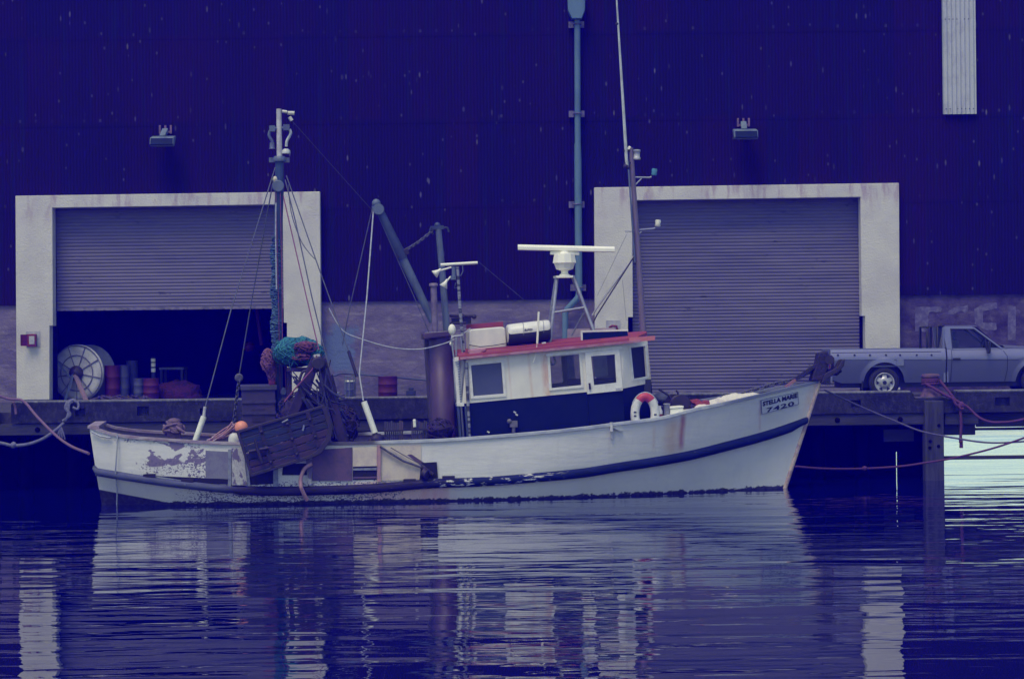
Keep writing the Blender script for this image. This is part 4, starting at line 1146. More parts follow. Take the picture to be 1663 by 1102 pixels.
# radar on its tripod
M_ALU = mat('dull_alloy', (.30, .32, .37), .45, .3, c2=(.22, .23, .29), scale=5)
M_RADW = mat('radar_white', (.86, .83, .70), .4, c2=(.80, .78, .68), scale=4)
m = MB()
tA, tB = LP(905, 449, -.35), LP(931, 448, -.35)
for a, b in ((tA, LP(893, 556, -.75)), (tA + V((0, .15, 0)), LP(890, 541, .15)), (tB, LP(966, 541, -.75)), (tB + V((0, .15, 0)), LP(962, 537, .15))): m.tube([a, b], .032, 8)
def along(a, b, t): return a.lerp(b, t)
m.tube([along(tA, LP(893, 556, -.75), .55), along(tB, LP(966, 541, -.75), .55)], .025, 8); m.tube([along(tA, LP(890, 541, .15), .55), along(tA, LP(893, 556, -.75), .55)], .022, 8)
m.tube([LP(948, 508, .0), LP(928, 545, .1)], .018, 6)
m.build('radar_tripod', M_ALU, boat, BM)
m = MB(); m.prL([(903, 447.5), (931, 447), (930, 450.5), (904, 451)], -.55, -.1); m.build('tripod_plate', M_RADW, boat, BM)
m = MB(); rc = LP(917, 448, -.33)
m.lathe(rc, (0.0, 0, 1), [(.13, 0), (.07, .05), (.07, .10), (.17, .13), (.21, .24), (.235, .25), (.205, .42), (.12, .43), (.10, .47), (.1, .5)], 10, smooth=False)
rp = m.build('radar_pedestal', M_RADW, boat, BM)
m = MB()
sa, sb = LP(841, 402, -.25), LP(998, 405.5, -.45)
d = (sb - sa).normalized(); up = V((0, 0, 1)); sd = d.cross(up).normalized()
prof = [(-.075, -.03), (-.055, .055), (.03, .06), (.075, .02), (.075, -.045), (-.05, -.05)]
r0 = [sa + sd * a + up * b for a, b in prof]; r1 = [sb + sd * a + up * b for a, b in prof]
m.grid([r0, r1], False, closed=True); m.add(r0, [tuple(range(6))]); m.add(r1, [tuple(range(6))])
rs = m.build('radar_scanner', M_RADW, boat, BM, bevel=.008)
m = MB(); mid = LP(917, 411, -.33); m.bar(mid - d * .28, mid + d * .28, .12, .07); m.build('scanner_mount', M_RADW, rs, BM, bevel=.008)

# forward pole mast with aerial and lights
m = MB(); m.tube([LP(1045, 548, -.2), LP(1037, 420, -.2), LP(1030, 320, -.2), LP(1024.5, 240, -.2)], [.062, .056, .05, .045], 12)
fm = m.build('forward_mast', mat('mast_mauve', (.17, .13, .18), .5, c2=(.12, .09, .14), scale=4, stretch=(2, 2, .4)), boat, BM)
m = MB(); m.tube([LP(1031, 425, -.26), LP(1020, 262, -.26)], .018, 6); m.build('cable_conduit', M_SPAR, fm, BM)
m = MB(); m.tube([LP(1018, 268, -.25), LP(1012, 170, -.25), LP(999, -40, -.25)], [.034, .028, .014], 10); wa = m.build('whip_aerial', mat('aerial_white', (.52, .55, .55), .4), fm, BM)
m = MB(); m.ball(LP(1002, 39, -.25), .035, 8, (1, 1, .8)); m.build('aerial_ferrule', M_IRON, wa, BM)
m = MB()
for y in (245, 265): m.bar(LP(1013.5, y, -.25), LP(1027, y - 1, -.2), .05, .04)
m.ball(LP(1016, 270, -.25), .05, 8); m.ball(LP(1020, 272, -.25), .045, 8); m.build('aerial_bracket', M_IRON, fm, BM)
m = MB(); m.tube([LP(1020, 244, -.2), LP(1024, 239, -.2)], .04, 8); m.build('small_lamp', M_RADW, fm, BM)
m = MB(); c = LP(1034, 249, -.2); m.lathe(c - V((0, 0, .1)), (0, 0, 1), [(.07, -.02), (.075, 0), (.07, .02), (.06, .03), (.065, .13), (.075, .135), (.07, .17)], 14); m.build('masthead_light', mat('lamp_body_grey', (.35, .36, .40), .3, c2=(.5, .5, .5), scale=9), fm, BM)
def armlight(y0, x1, y1, cm, nm):
    m = MB(); a = LP(1031, y0, -.2); b = LP(x1 - 4, y1 + 8, -.2)
    m.tube([a, LP(x1 - 7, y1 + 9.5, -.2), b], .018, 6); m.tube([LP(1032, y0 + 12, -.2), LP(1042, y0 + 2, -.2)], .016, 6)
    r = m.build('light_arm', M_ALU, fm, BM)
    m = MB(); c = LP(x1, y1, -.2); m.lathe(c - V((0, 0, .07)), (0.1, 0, 1), [(.045, 0), (.058, .02), (.05, .06), (.058, .1), (.05, .13)], 12); m.build(nm, cm, r, BM)
armlight(288, 1062, 279, mat('green_lens', (.06, .2, .30), .2, c2=(.1, .3, .4)), 'side_light')
armlight(374, 1068, 362, mat('cream_lens', (.75, .73, .62), .3), 'side_light')
m = MB(); m.box(LP(1019, 376, -.2), (.07, .06, .04)); m.tube([LP(1019, 376, -.2), LP(1031, 374, -.2)], .015, 6); m.build('mast_cleat', M_CAPS, fm, BM)
wire('forestay_strut', [LP(1030, 416, -.15), LP(969, 500, .1), LP(962, 512, .1)], .02, M_CAPS)
wire('forestay_strut', [LP(1030, 416, -.22), LP(969, 512, -.5), LP(960, 530, -.5)], .014, M_IRON)
wire('mast_stay', [LP(1018, 380, -.2), LP(970, 480, .2)], .004, M_WIRE, 4)
wire('mast_stay', [LP(1011, 455, -.2), LP(1017, 520, -.2)], .004, M_WIRE, 4)
# short aft aerial pole with white bar
M_STRIPE = mat('striped_pole', (.30, .31, .36), .5, c2=(.04, .04, .06), scale=5, lo=.5, hi=.53, stretch=(.2, .2, 2))
m = MB(); m.tube([LP(743, 433, -.9), LP(747, 500, -.9), LP(754, 582, -.95), LP(757, 590, -.95)], .03, 8); m.tube([LP(757, 588, -1.32), LP(763, 720, -1.32)], .03, 8)
ap = m.build('aerial_pole', M_STRIPE, boat, BM)
m = MB(); m.tube([LP(715.5, 430, -.9), LP(775.5, 426.5, -.9)], .028, 8); m.build('flat_aerial', M_RADW, ap, BM)
m = MB(); m.tube([LP(737, 433, -.9), LP(737, 450, -.9)], .04, 8); m.tube([LP(751, 430, -.9), LP(752, 440, -.9), LP(748, 448, -.9)], .01, 6); m.box(LP(736, 451, -.9), (.1, .06, .07)); m.build('aerial_base', M_SPAR, ap, BM)
def horn(x0, y0, x1, y1):
    m = MB(); a, b = LP(x0, y0, -.9), LP(x1, y1, -.9); m.tube([a, b], .018, 6); dd = (b - a).normalized()
    m.lathe(b, dd + V((0, 0, -.5)), [(.02, -.06), (.03, 0), (.085, .10), (.075, .10)], 12); m.build('loud_hailer', M_RADW, ap, BM)
horn(733, 434, 712, 440); horn(732, 449, 724, 458)
m = MB(); m.tube([LP(746, 466, -.9), LP(738, 468, -.9), LP(740, 459, -.9)], .008, 5); m.build('aerial_bracket', M_SPAR, ap, BM)
m = MB(); m.tube([LP(875, 506, -1.1), LP(872.5, 558, -1.1)], .02, 8); m.tube(smoothpts([LP(872, 560, -1.35), LP(870, 576, -1.36), LP(866, 588, -1.36)]), .008, 5); m.build('short_aerial', M_RADW, boat, BM)
# white louvred locker / ladder on the aft corner
m = MB(); m.prL([(737, 584), (745, 582.5), (751, 655), (743, 657)], YN - .0, YN + .22); lk = m.build('corner_locker', M_WHITE, boat, BM, bevel=.01)
m = MB()
for i in range(16):
    t_ = i / 15; p = lerp2((744.3, 591), (748.8, 652), t_); m.box(LP(p[0], p[1], YN - .012), (.035, .03, .022))
m.build('louvre_slot', M_GREYT, lk, BM)
m = MB(); m.prL([(738, 581), (752, 578), (753, 584), (739, 587)], YN - .06, YN + .25); m.build('locker_lip', M_FRAME, lk, BM); m = MB(); m.prL([(742, 654), (753, 653), (754, 659), (743, 660)], YN - .06, YN + .25); m.build('locker_lip', M_FRAME, lk, BM)
for x0, w in ((744, .03), (756, .025), (749, .02)):
    wire('wall_pipe', [LP(x0, 659, YN - .05), LP(x0 + 4.5, 720, YN - .05)], w, M_SPARD if w > .02 else M_WIRE)
# aft railings on the wheelhouse roof
m = MB(); y_ = -1.0
for a, b in (((733, 550), (737, 580)), ((741, 546), (741, 578)), ((748, 546), (752, 580))): m.tube([LP(*a, y_), LP(*b, y_)], .018, 6)
m.tube([LP(733, 550, y_), LP(737, 546, y_), LP(752, 545, y_)], .022, 8); m.tube([LP(736, 582, y_), LP(755, 577, y_)], .02, 6); m.build('roof_rail_frame', M_ALU, boat, BM)
m = MB(); m.ball(LP(734, 535, -.9), .085, 12, (.85, .8, 1.25)); m.tube([LP(734, 541, -.9), LP(735, 552, -.9)], .02, 6); m.build('stern_light', M_RADW, boat, BM)
m = MB(); m.ball(LP(733, 558, -.9), .04, 8); m.build('small_lamp', M_RADW, boat, BM)
m = MB(); m.tube([LP(730, 512.5, .2), LP(773, 513, .2)], .03, 8); m.tube([LP(731, 525, .2), LP(757, 524, .2)], .025, 8); m.ball(LP(751, 514, .2), .06, 8); m.ball(LP(770, 514, .2), .05, 8); m.prL([(733, 516), (765, 515), (765, 526), (734, 527)], .24, .3); m.build('roof_gear_bar', M_IRON, boat, BM)
m = MB(); m.prL([(760, 568), (790, 564.5), (790, 569), (774, 577), (762, 578)], YN - .0, YN + .6); m.build('roof_end_block', M_REDD, boat, BM, bevel=.02)
# fittings on the navy side
m = MB(); c = LP(834, 688, YN - .05); m.box(c, (.14, .08, .12)); m.tube([c - V((0, 0, .06)), c - V((0, 0, .16))], .035, 8); m.ball(c + V((-.08, -.02, .05)), .05, 8); m.build('side_valve', mat('valve_bronze', (.10, .10, .14), .5, c2=(.16, .14, .17), scale=12), boat, BM)
for x, y in ((836, 669), (839, 673), (793, 701)): m = MB(); m.box(LP(x, y, YN - .0), (.05, .02, .03), Matrix.Rotation(.5, 3, 'Y')); m.build('paint_chip', M_CAPS, house, BM)
# ------------------------------------------------------------------ loose things aboard
# trawl door hung outside the gallows
M_TD = mat('trawl_door_planks', (.020, .017, .046), .75, c2=(.010, .024, .062), scale=2.2, stretch=(.4, 1, 3), bump=.01, bscale=10)
M_TDW = mat('trawl_door_scraped', (.050, .024, .055), .8, c2=(.014, .015, .042), scale=4, stretch=(.5, 1, 2.5), lo=.48, hi=.55)
YT = -2.16
td = thing('trawl_door', 'big dark planked trawl door hung tilted outside the boat gallows', 'trawl door', BM @ LP(470, 775, YT), BM)
def ipt(u, v):                                       # u along the door, v down it, in the picture
    a, b, c, d = (386, 701), (527, 659), (549, 728), (408, 772)
    return ((a[0] * (1 - u) + b[0] * u) * (1 - v) + (d[0] * (1 - u) + c[0] * u) * v, (a[1] * (1 - u) + b[1] * u) * (1 - v) + (d[1] * (1 - u) + c[1] * u) * v)
nb_ = 6
for k in range(nb_):
    v0, v1 = k / nb_ + .008, (k + 1) / nb_ - .008
    u1 = 1.0 if k < 3 else (1.0, .97, .86)[k - 3]; u2 = 1.0 if k < 3 else (.985, .88, .70)[k - 3]
    m = MB(); m.prL([ipt(.0, v0), ipt(u1, v0), ipt(u2, v1), ipt(.0, v1)], YT - .02 - .006 * (k % 2), YT + .05)
    m.build('plank', M_TD if k in (0, 1, 2) else M_TDW, td, BM, bevel=.01)
m = MB()
rim = [ipt(-.015, -.03), ipt(1.0, -.03), ipt(1.02, .1), ipt(1.01, .55), ipt(.95, .78), ipt(.8, 1.0), ipt(.68, 1.03), ipt(-.01, 1.03)]
inn = [ipt(.02, .035), ipt(.96, .035), ipt(.97, .12), ipt(.96, .5), ipt(.905, .70), ipt(.76, .91), ipt(.67, .955), ipt(.02, .955)]
m.prL([rim, inn], YT - .05, YT + .07); m.build('iron_rim', M_IRON, td, BM, bevel=.01)
for u in (.25, .55, .80):
    m = MB(); m.prL([ipt(u - .022, .02), ipt(u + .022, .02), ipt(u + .022, .97 if u < .7 else .84), ipt(u - .022, .97 if u < .7 else .84)], YT - .055, YT + .0); m.build('iron_strap', M_RUSTB, td, BM)
m = MB()
for u, v in ((.25, .15), (.25, .5), (.25, .85), (.55, .15), (.55, .5), (.55, .85), (.8, .2), (.8, .6)): m.ball(LP(*ipt(u, v), YT - .06), .03, 8)
m.build('strap_bolt', M_IRON, td, BM)
m = MB(); m.tube([LP(414, 712, YT - .1), LP(419, 732, YT - .12), LP(426, 752, YT - .1)], .03, 8); m.tube([LP(404, 733, YT - .08), LP(436, 727, YT - .08)], .03, 8); m.build('towing_bracket', M_IRON, td, BM)
m = MB(); m.tube([LP(458, 686, YT - .06), LP(468, 681, YT - .06)], .018, 6); m.tube([LP(492, 699, YT - .06), LP(494, 690, YT - .06)], .02, 6); m.build('shackle', M_GREYT, td, BM)

M_TEAL = mat('teal_net_twine', (.045, .23, .27), .95, c2=(.02, .085, .16), scale=14)
M_FLOATR = mat('faded_red_net', (.22, .07, .13), .9, c2=(.12, .05, .11), scale=6)
nt = thing('net_bundle', 'heap of teal and red fishing net gathered beside the blue mast', 'fishing net', BM @ LP(480, 605, -.5), BM)
cN = LP(482, 573, -.5)
m = MB(); m.ball(cN, .40, 22, (1.12, .85, .68), jit=.25); m.build('net_core', mat('net_core_dark', (.012, .05, .085), .95, c2=(.02, .016, .05), scale=6, bump=.05, bscale=18), nt, BM)
def strands(m, c, rx, ry, rz, n, r, zc=None, front=True):
    for i in range(n):
        a0 = random.uniform(0, 6.28); e0 = random.uniform(-1.2, 1.35); da = random.uniform(-1, 1) * 1.1; de = random.uniform(-.8, .8); pts = []
        for k in range(7):
            a_ = a0 + da * k / 6; e = e0 + de * k / 6; w = 1 + .06 * math.sin(a_ * 7 + e * 9) + random.uniform(-.03, .03)
            pts.append(c + V((math.cos(a_) * math.cos(e) * rx, math.sin(a_) * math.cos(e) * ry, math.sin(e) * rz)) * w)
        m.tube(pts, r, 4)
m = MB(); random.seed(31)
def netpt(a_, e, w=1.0):                             # a point on the slumped bundle
    d = V((math.cos(a_) * math.cos(e) * .455, math.sin(a_) * math.cos(e) * .37, math.sin(e) * .285))
    k = w * (1 + .16 * noise.noise(d * 6.0 + V((3, 1, 7))) + .07 * noise.noise(d * 15))
    if d.z < 0: d.z *= .85
    return cN + d * k
for fam in (1, -1):                                  # two crossing families of twine make the mesh
    for i in range(74):
        a0 = i * 2 * math.pi / 74; w = random.uniform(.97, 1.05)
        m.tube([netpt(a0 + fam * (k / 13 - .5) * 1.9 + random.uniform(-.03, .03), -1.25 + 2.6 * k / 13, w) for k in range(14)], random.choice((.008, .010, .013)), 4)
for i in range(70):
    a0 = random.uniform(0, 6.28); e0 = random.uniform(-.3, 1.3)
    m.tube([netpt(a0 + k * .12, e0 + .12 * math.sin(k * 1.3 + a0), random.uniform(1.0, 1.10)) for k in range(6)], .009, 4)
for i in range(9):
    a_ = random.uniform(3.6, 5.6); c0 = netpt(a_, -.5); ln_ = random.uniform(.08, .2)
    m.tube([c0, c0 + V((random.uniform(-.05, .05), -.03, -ln_ * .5)), c0 + V((random.uniform(-.07, .07), -.01, -ln_))], .008, 4)
m.build('teal_twine', M_TEAL, nt, BM)
m = MB(); m.ball(LP(491, 572, -.84), .15, 14, (1.25, .55, .8), jit=.5, seed=5); m.build('hollow_shade', M_HOLE, nt, BM)  # dark ball stands for the shade in the bundle's hollow
m = MB(); m.ball(LP(498, 563, -.84), .09, 12, (1.5, .7, .75), jit=.5); strands(m, LP(497, 563, -.88), .22, .10, .10, 110, .009); strands(m, LP(489, 580, -.92), .17, .08, .06, 50, .009); m.build('red_netting', M_FLOATR, nt, BM)
m = MB(); m.ball(LP(434, 585, -.3), .13, 14, (.7, .6, 1.3), jit=.5); m.ball(LP(441, 600, -.2), .10, 12, (.7, .6, 1.5), jit=.5); strands(m, LP(435, 586, -.3), .13, .12, .22, 170, .010); strands(m, LP(441, 602, -.25), .09, .1, .2, 90, .010); m.build('pink_netting', mat('pink_net', (.22, .09, .15), .95, c2=(.2, .09, .16), scale=8), nt, BM)
m = MB(); m.prL([(466, 597), (500, 597), (499, 604), (466, 603)], -.8, -.2); m.prL([(466, 603), (474, 603), (475, 690), (465, 690)], -.6, -.45); m.build('net_rack', M_GAL, nt, BM)
# dark heaps of gear between the gallows legs
def heap(name, label, c, rx, ry, rz, n, mt, seed, cat='fishing gear'):
    m = MB(); random.seed(seed); m.ball(c, 1, 18, (rx * .86, ry * .86, rz * .86), jit=.3, seed=seed); strands(m, c, rx, ry, rz, n, .014)
    return m.build(name, mt, None, BM, label=label, cat=cat)
M_HEAP = mat('dark_rope_heap', (.028, .022, .065), .95, c2=(.045, .025, .065), scale=9, bump=.03, bscale=25)
heap('rope_heap', 'dark heap of ropes and chain between the gallows legs', LP(500, 668, -1.2), .55, .35, .38, 170, M_HEAP, 3)
heap('rope_heap', 'dark tangle of warp piled right of the gallows', LP(556, 690, -1.3), .32, .3, .34, 110, M_HEAP, 4)
m = MB(); random.seed(9)
for i in range(46):
    a = LP(random.uniform(470, 520), random.uniform(600, 650), -1.7 + random.uniform(-.1, .3)); b = LP(random.uniform(520, 566), random.uniform(640, 716), -1.75 + random.uniform(-.1, .2))
    a = LP(random.uniform(515, 530), random.uniform(590, 640), -1.75 + random.uniform(-.1, .2)) if i % 2 else a
    m.tube(sag(a, b, random.uniform(.02, .14), 8), random.choice((.012, .016, .022)), 5)
m.build('chain_tangle', mat('tangle_grey', (.045, .048, .095), .8, c2=(.028, .02, .055), scale=12), None, BM, label='tangle of chains and lines hanging down the gallows', cat='chains')
# steel locker aft of the mast
lk = thing('gear_locker', 'dark ribbed steel locker standing behind the mast on the aft deck', 'locker', BM @ LP(420, 735, .0), BM)
m = MB(); m.prL([(392, 634), (447, 633), (449, 735), (394, 735)], -.45, .55); m.build('locker_body', mat('locker_mauve', (.036, .030, .078), .75, c2=(.055, .038, .08), scale=2.5, stretch=(1, 1, 1.5)), lk, BM, bevel=.015)
m = MB(); m.prL([(390, 626), (450, 625), (450, 633), (391, 634)], -.48, .58); m.build('locker_lid', mat('locker_lid_grey', (.055, .052, .11), .7), lk, BM, bevel=.012)
m = MB()
for y in (650, 668, 690): m.prL([(393, y), (448, y - 1), (448, y + 4), (393, y + 5)], -.475, -.44)
m.build('locker_rib', mat('rib_mauve', (.055, .045, .1), .7, c2=(.03, .024, .065), scale=7), lk, BM)
m = MB(); m.prL([(408, 664), (430, 663), (431, 685), (409, 685)], -.46, -.452); m.build('rust_stain_plate', M_IRON, lk, BM)
jc = thing('fuel_can', 'small red fuel can standing on the locker beside the mast', 'fuel can', BM @ LP(441, 625.5, -.2), BM)
m = MB(); m.prL([(436.5, 615), (447, 614), (447.5, 624.8), (436.5, 625.2)], -.30, -.10); m.build('can_body', M_RED, jc, BM, bevel=.02)
m = MB(); m.tube([LP(439, 614.5, -.2), LP(440, 612, -.2), LP(444, 612, -.2), LP(445, 614.5, -.2)], .014, 6); m.build('can_handle', M_IRON, jc, BM)
# floats
by = thing('float_buoy', 'round orange net float above the trawl door corner', 'buoy', BM @ LP(392, 706, -1.7), BM)
m = MB(); m.ball(LP(392, 694, -1.7), .125, 20); m.build('buoy_ball', mat('orange_buoy', (.72, .27, .17), .45, c2=(.64, .23, .16), scale=5), by, BM)
m = MB(); m.tube([LP(392, 705, -1.7), LP(391, 712, -1.7)], .03, 8); m.build('buoy_eye', M_IRON, by, BM)
fd = thing('fender', 'white worn fender standing on the gunwale below the orange buoy', 'fender', BM @ LP(381, 722, -1.72), BM)
m = MB(); m.lathe(LP(381, 722.5, -1.72), (0, 0, 1), [(.10, 0), (.115, .05), (.112, .14), (.085, .20), (.03, .225)], 16); m.build('fender_body', mat('fender_white', (.55, .55, .52), .6, c2=(.4, .4, .42), scale=8), fd, BM)
m = MB(); m.lathe(LP(381, 703, -1.72), (0, 0, 1), [(.03, 0), (.03, .05)], 8); m.build('fender_eye', M_IRON, fd, BM)
m = MB(); random.seed(5)
for i in range(16):
    a = LP(340 + random.uniform(-6, 8), 717 + random.uniform(-3, 4), -1.1 + random.uniform(-.2, .2)); b = LP(383 + random.uniform(-6, 6), 690 + random.uniform(-6, 8), -1.0 + random.uniform(-.2, .2))
    m.tube(sag(a, b, random.uniform(-.02, .06), 8), .016, 5)
m.build('rope_bundle', mat('pink_white_rope', (.30, .12, .17), .9, c2=(.5, .47, .52), scale=5, lo=.5, hi=.6), None, BM, label='bundle of red and white rope leading up to the orange buoy', cat='rope')
m = MB(); random.seed(6)
for k in range(5):
    c = LP(283, 694, .2); a0 = random.uniform(0, 6)
    m.tube([c + V((math.cos(a0 + i * .5) * (.16 + .05 * math.sin(i + k)), math.sin(a0 + i * .5) * .16, -.08 + .03 * k + .07 * math.sin(i * .7 + k))) for i in range(14)], .026, 6)
m.tube(smoothpts([LP(284, 690, .1), LP(292, 697, .0), LP(300, 702, .0)]), .03, 6); m.tube(smoothpts([LP(279, 690, .1), LP(268, 693, .0), LP(266, 699, .0), LP(276, 699, 0)]), .03, 6)
m.build('rope_turns', mat('brown_mauve_rope', (.20, .13, .18), .9, c2=(.12, .08, .13), scale=18), None, BM, label='brown rope turns made fast round the aft bitts', cat='rope')
m = MB(); p_ = [Hit(507, 752, .12)[0], Hit(495, 760, .14)[0], Hit(489, 776, .13)[0], Hit(490, 790, .16)[0], Hit(499, 806, .12)[0]]; m.tube(smoothpts(p_), .036, 8)
m.build('deck_hose', mat('pink_hose', (.48, .27, .28), .6, c2=(.36, .2, .25), scale=8), None, BM, label='pink hose hanging over the boat side under the trawl door', cat='hose')
# bins of stakes at the rail
def stakes(x0, x1, y0, y1, label, seed):
    random.seed(seed); t = thing('stake_bin', label, 'bin', BM @ LP((x0 + x1) / 2, y1, -1.35), BM, group='bins of stakes at the rail')
    n = 9; ws = (x1 - x0) / n
    for r in range(2):
        for i in range(n):
            h = random.uniform(-3, 3); m = MB(); xa = x0 + i * ws
            m.prL([(xa + .4, y0 + h), (xa + ws - .5, y0 + h + random.uniform(-1, 1)), (xa + ws - .3, y1), (xa + .5, y1)], -1.55 + .12 * r, -1.50 + .12 * r)
            m.build('stake', STK[random.randrange(3)], t, BM)
    m = MB(); m.prL([(x0 - 1, y0 + 12), (x1 + 1, y0 + 11), (x1 + 1, y0 + 14), (x0 - 1, y0 + 15)], -1.60, -1.555); m.build('bin_band', M_IRON, t, BM)
STK = [mat('stake_dark', (.055, .045, .07), .8), mat('stake_grey', (.07, .065, .1), .8, c2=(.022, .02, .04), scale=3), mat('stake_mauve', (.09, .06, .085), .8)]
stakes(624, 655, 686, 728, 'bin of grey topped stakes at the rail left of the other', 1)
stakes(668, 694, 684, 726, 'bin of stakes at the rail close to the brown exhaust casing', 2)
m = MB(); m.tube([LP(673, 682, -1.6), LP(673.5, 693, -1.6)], .03, 10); m.lathe(LP(673, 682, -1.6), (0, 0, 1), [(.034, -.01), (.02, .02)], 8); m.build('white_bottle', M_TUBE, None, BM, label='slim white bottle clipped to the right stake bin', cat='bottle')
heap('gear_heap', 'dark gear heaped at the foot of the exhaust casing', LP(712, 702, -.9), .30, .3, .26, 60, M_HEAP, 8)
# roof: chest and life raft
ch = thing('roof_chest', 'white rounded chest standing at the aft end of the wheelhouse roof', 'chest', BM @ LP(792, 568, -.4), BM)
m = MB(); m.prL([(762, 538), (766, 534.5), (815, 530.5), (820, 532), (823, 562), (820, 565), (766, 569.5), (762.5, 567)], -.75, -.05); m.build('chest_body', mat('chest_cream', (.70, .67, .60), .5, c2=(.62, .60, .56), scale=4), ch, BM, bevel=.03)
m = MB(); m.tube([LP(762, 560, -.77), LP(780, 563, -.78), LP(800, 561, -.78), LP(823, 557, -.77)], .008, 6); m.build('chest_lashing', M_IRON, ch, BM)
m = MB(); m.prL([(790, 566), (824, 563), (824, 567), (790, 570)], -.77, -.05); m.build('chest_foot', M_IRON, ch, BM)
lr = thing('liferaft_canister', 'white life raft canister with dark band on a red roof cradle', 'life raft', BM @ LP(858, 552, -.6), BM)
cy_a, cy_b = LP(823, 543, -.6), LP(892, 535, -.6); dd = (cy_b - cy_a).normalized()
m = MB()
def rr(c, sx, sz, k=16, n=3.2):
    o = []
    for i in range(k):
        a_ = 2 * math.pi * i / k; ca_, sa_ = math.cos(a_), math.sin(a_)
        q_ = (abs(ca_) ** n + abs(sa_) ** n) ** (-1 / n); o.append(c + V((0, ca_ * q_ * sx, sa_ * q_ * sz)))
    return o
rows = [rr(cy_a.lerp(cy_b, t_), .28 * s_, .19 * s_) for t_, s_ in ((0, .8), (.02, .95), (.06, 1), (.5, 1.02), (.94, 1), (.98, .95), (1, .8))]
m.grid(rows, True, closed=True); m.add(rows[0], [tuple(range(16))]); m.add(rows[-1], [tuple(range(16))]); m.build('canister_body', mat('raft_white', (.72, .71, .64), .4, c2=(.64, .63, .6), scale=5), lr, BM)
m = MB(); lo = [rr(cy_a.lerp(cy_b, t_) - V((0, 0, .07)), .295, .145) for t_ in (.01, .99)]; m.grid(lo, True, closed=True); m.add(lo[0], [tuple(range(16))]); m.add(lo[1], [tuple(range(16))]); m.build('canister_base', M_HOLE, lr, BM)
for t_ in (.35, .82):
    m = MB(); r0 = rr(cy_a.lerp(cy_b, t_), .295, .202); r1 = rr(cy_a.lerp(cy_b, t_ + .012), .295, .202); m.grid([r0, r1], True, closed=True); m.build('raft_strap', M_GREYT, lr, BM)
_a0, _b0 = cy_a.lerp(cy_b, .42), cy_a.lerp(cy_b, .62)
def rafth(px, py): return LP(px, py, -.6 - .292)
writing('RFD', (852, 538.0), (865, 536.6), 3.8, 1.1, lr, .05, rafth, 'raft_lettering')
# lifebuoy
lb = thing('lifebuoy', 'red and white lifebuoy hung on the navy wheelhouse front', 'lifebuoy', BM @ LP(1048, 686, -1.35), BM)
cL_ = LP(1047.5, 672, -1.35); Rb, rb_ = .31, .085
def torus_part(a0, a1, k, nm, mt):
    m = MB(); pts = [cL_ + V((math.cos(a0 + (a1 - a0) * i / k) * Rb * .62, -.05 * 0, math.sin(a0 + (a1 - a0) * i / k) * Rb * 1.06)) for i in range(k + 1)]
    m.tube(pts, rb_, 12, closed=False); return m.build(nm, mt, lb, BM)
M_LBW = mat('lifebuoy_white', (.70, .69, .66), .5, c2=(.56, .55, .55), scale=7)
torus_part(math.radians(128), math.radians(232), 14, 'white_half', M_LBW); torus_part(math.radians(232), math.radians(308), 14, 'red_band', M_RED); torus_part(math.radians(308), math.radians(412), 14, 'white_half', M_LBW)
torus_part(math.radians(52), math.radians(128), 14, 'red_band', mat('lifebuoy_red', (.52, .05, .08), .5, c2=(.42, .05, .08), scale=7))
m = MB()
for s_, y_ in ((-1, .0), (-1, -.09), (-1, .07), (1, .02)):
    m.box(cL_ + V((s_ * Rb * .62 - .01, -.086, y_ - .03)), (.05, .012, .028))
m.build('dark_lettering', M_LETT, lb, BM)
m = MB(); m.tube([cL_ + V((math.cos(a_) * (Rb * .62 + .085), -.03, math.sin(a_) * (Rb * 1.06 + .08))) for a_ in [math.radians(30 + i * 6) for i in range(21)]], .012, 6); m.build('grab_line', M_PWIRE, lb, BM)
# odds and ends on the foredeck
wb = thing('water_bottle', 'white bottle with a red label next to the lifebuoy', 'bottle', BM @ LP(1071.5, 678, -1.3), BM)
m = MB(); m.lathe(LP(1071.5, 680, -1.3), (0, 0, 1), [(.05, 0), (.055, .01), (.055, .16), (.03, .2), (.03, .25)], 14); m.build('bottle_body', mat('bottle_white', (.5, .5, .52), .4), wb, BM)
m = MB(); m.lathe(LP(1071.5, 677.5, -1.3), (0, 0, 1), [(.0555, 0), (.0565, .005), (.0565, .06), (.0555, .065)], 14); m.build('red_label', M_RED, wb, BM)
m = MB(); m.lathe(LP(1083, 680, -1.25), (0, 0, 1), [(.062, 0), (.065, .02), (.062, .27), (.07, .275), (.07, .29), (.05, .295)], 16); m.build('grey_canister', mat('canister_grey', (.26, .26, .31), .6, c2=(.2, .2, .26), scale=6), None, BM, label='plain grey canister between bottle and white foam crate', cat='canister')
def crate(x0, y0, x1, y1, yl, dep, label):
    t = thing('foam_crate', label, 'crate', BM @ LP((x0 + x1) / 2, y1, yl), BM)
    m = MB(); m.prL([(x0, y0 + 4), (x1, y0 + 2), (x1 + .5, y1 - 1), (x0 + .5, y1)], yl, yl + dep); m.build('crate_body', M_RADW, t, BM, bevel=.012)
    m = MB(); m.prL([(x0 - .5, y0 + .6), (x1 + .5, y0 - 1.4), (x1 + .5, y0 + 1.8), (x0 - .5, y0 + 3.8)], yl - .015, yl + dep + .015); m.build('crate_lid', M_RADW, t, BM, bevel=.01)
crate(1088.5, 660, 1110, 684, -1.3, .35, 'tall white foam crate on the foredeck by the grey canister')
crate(1107, 666, 1124, 682, -1.2, .3, 'low white foam crate on the foredeck behind the rail')
ww = thing('windlass', 'dark anchor windlass with levers on the foredeck', 'windlass', BM @ LP(1105, 672, -.3), BM)
c = LP(1100, 656, -.3)
m = MB(); m.box(c + V((0, .2, -.2)), (.55, .7, .3)); m.build('windlass_bed', M_IRON, ww, BM, bevel=.03)
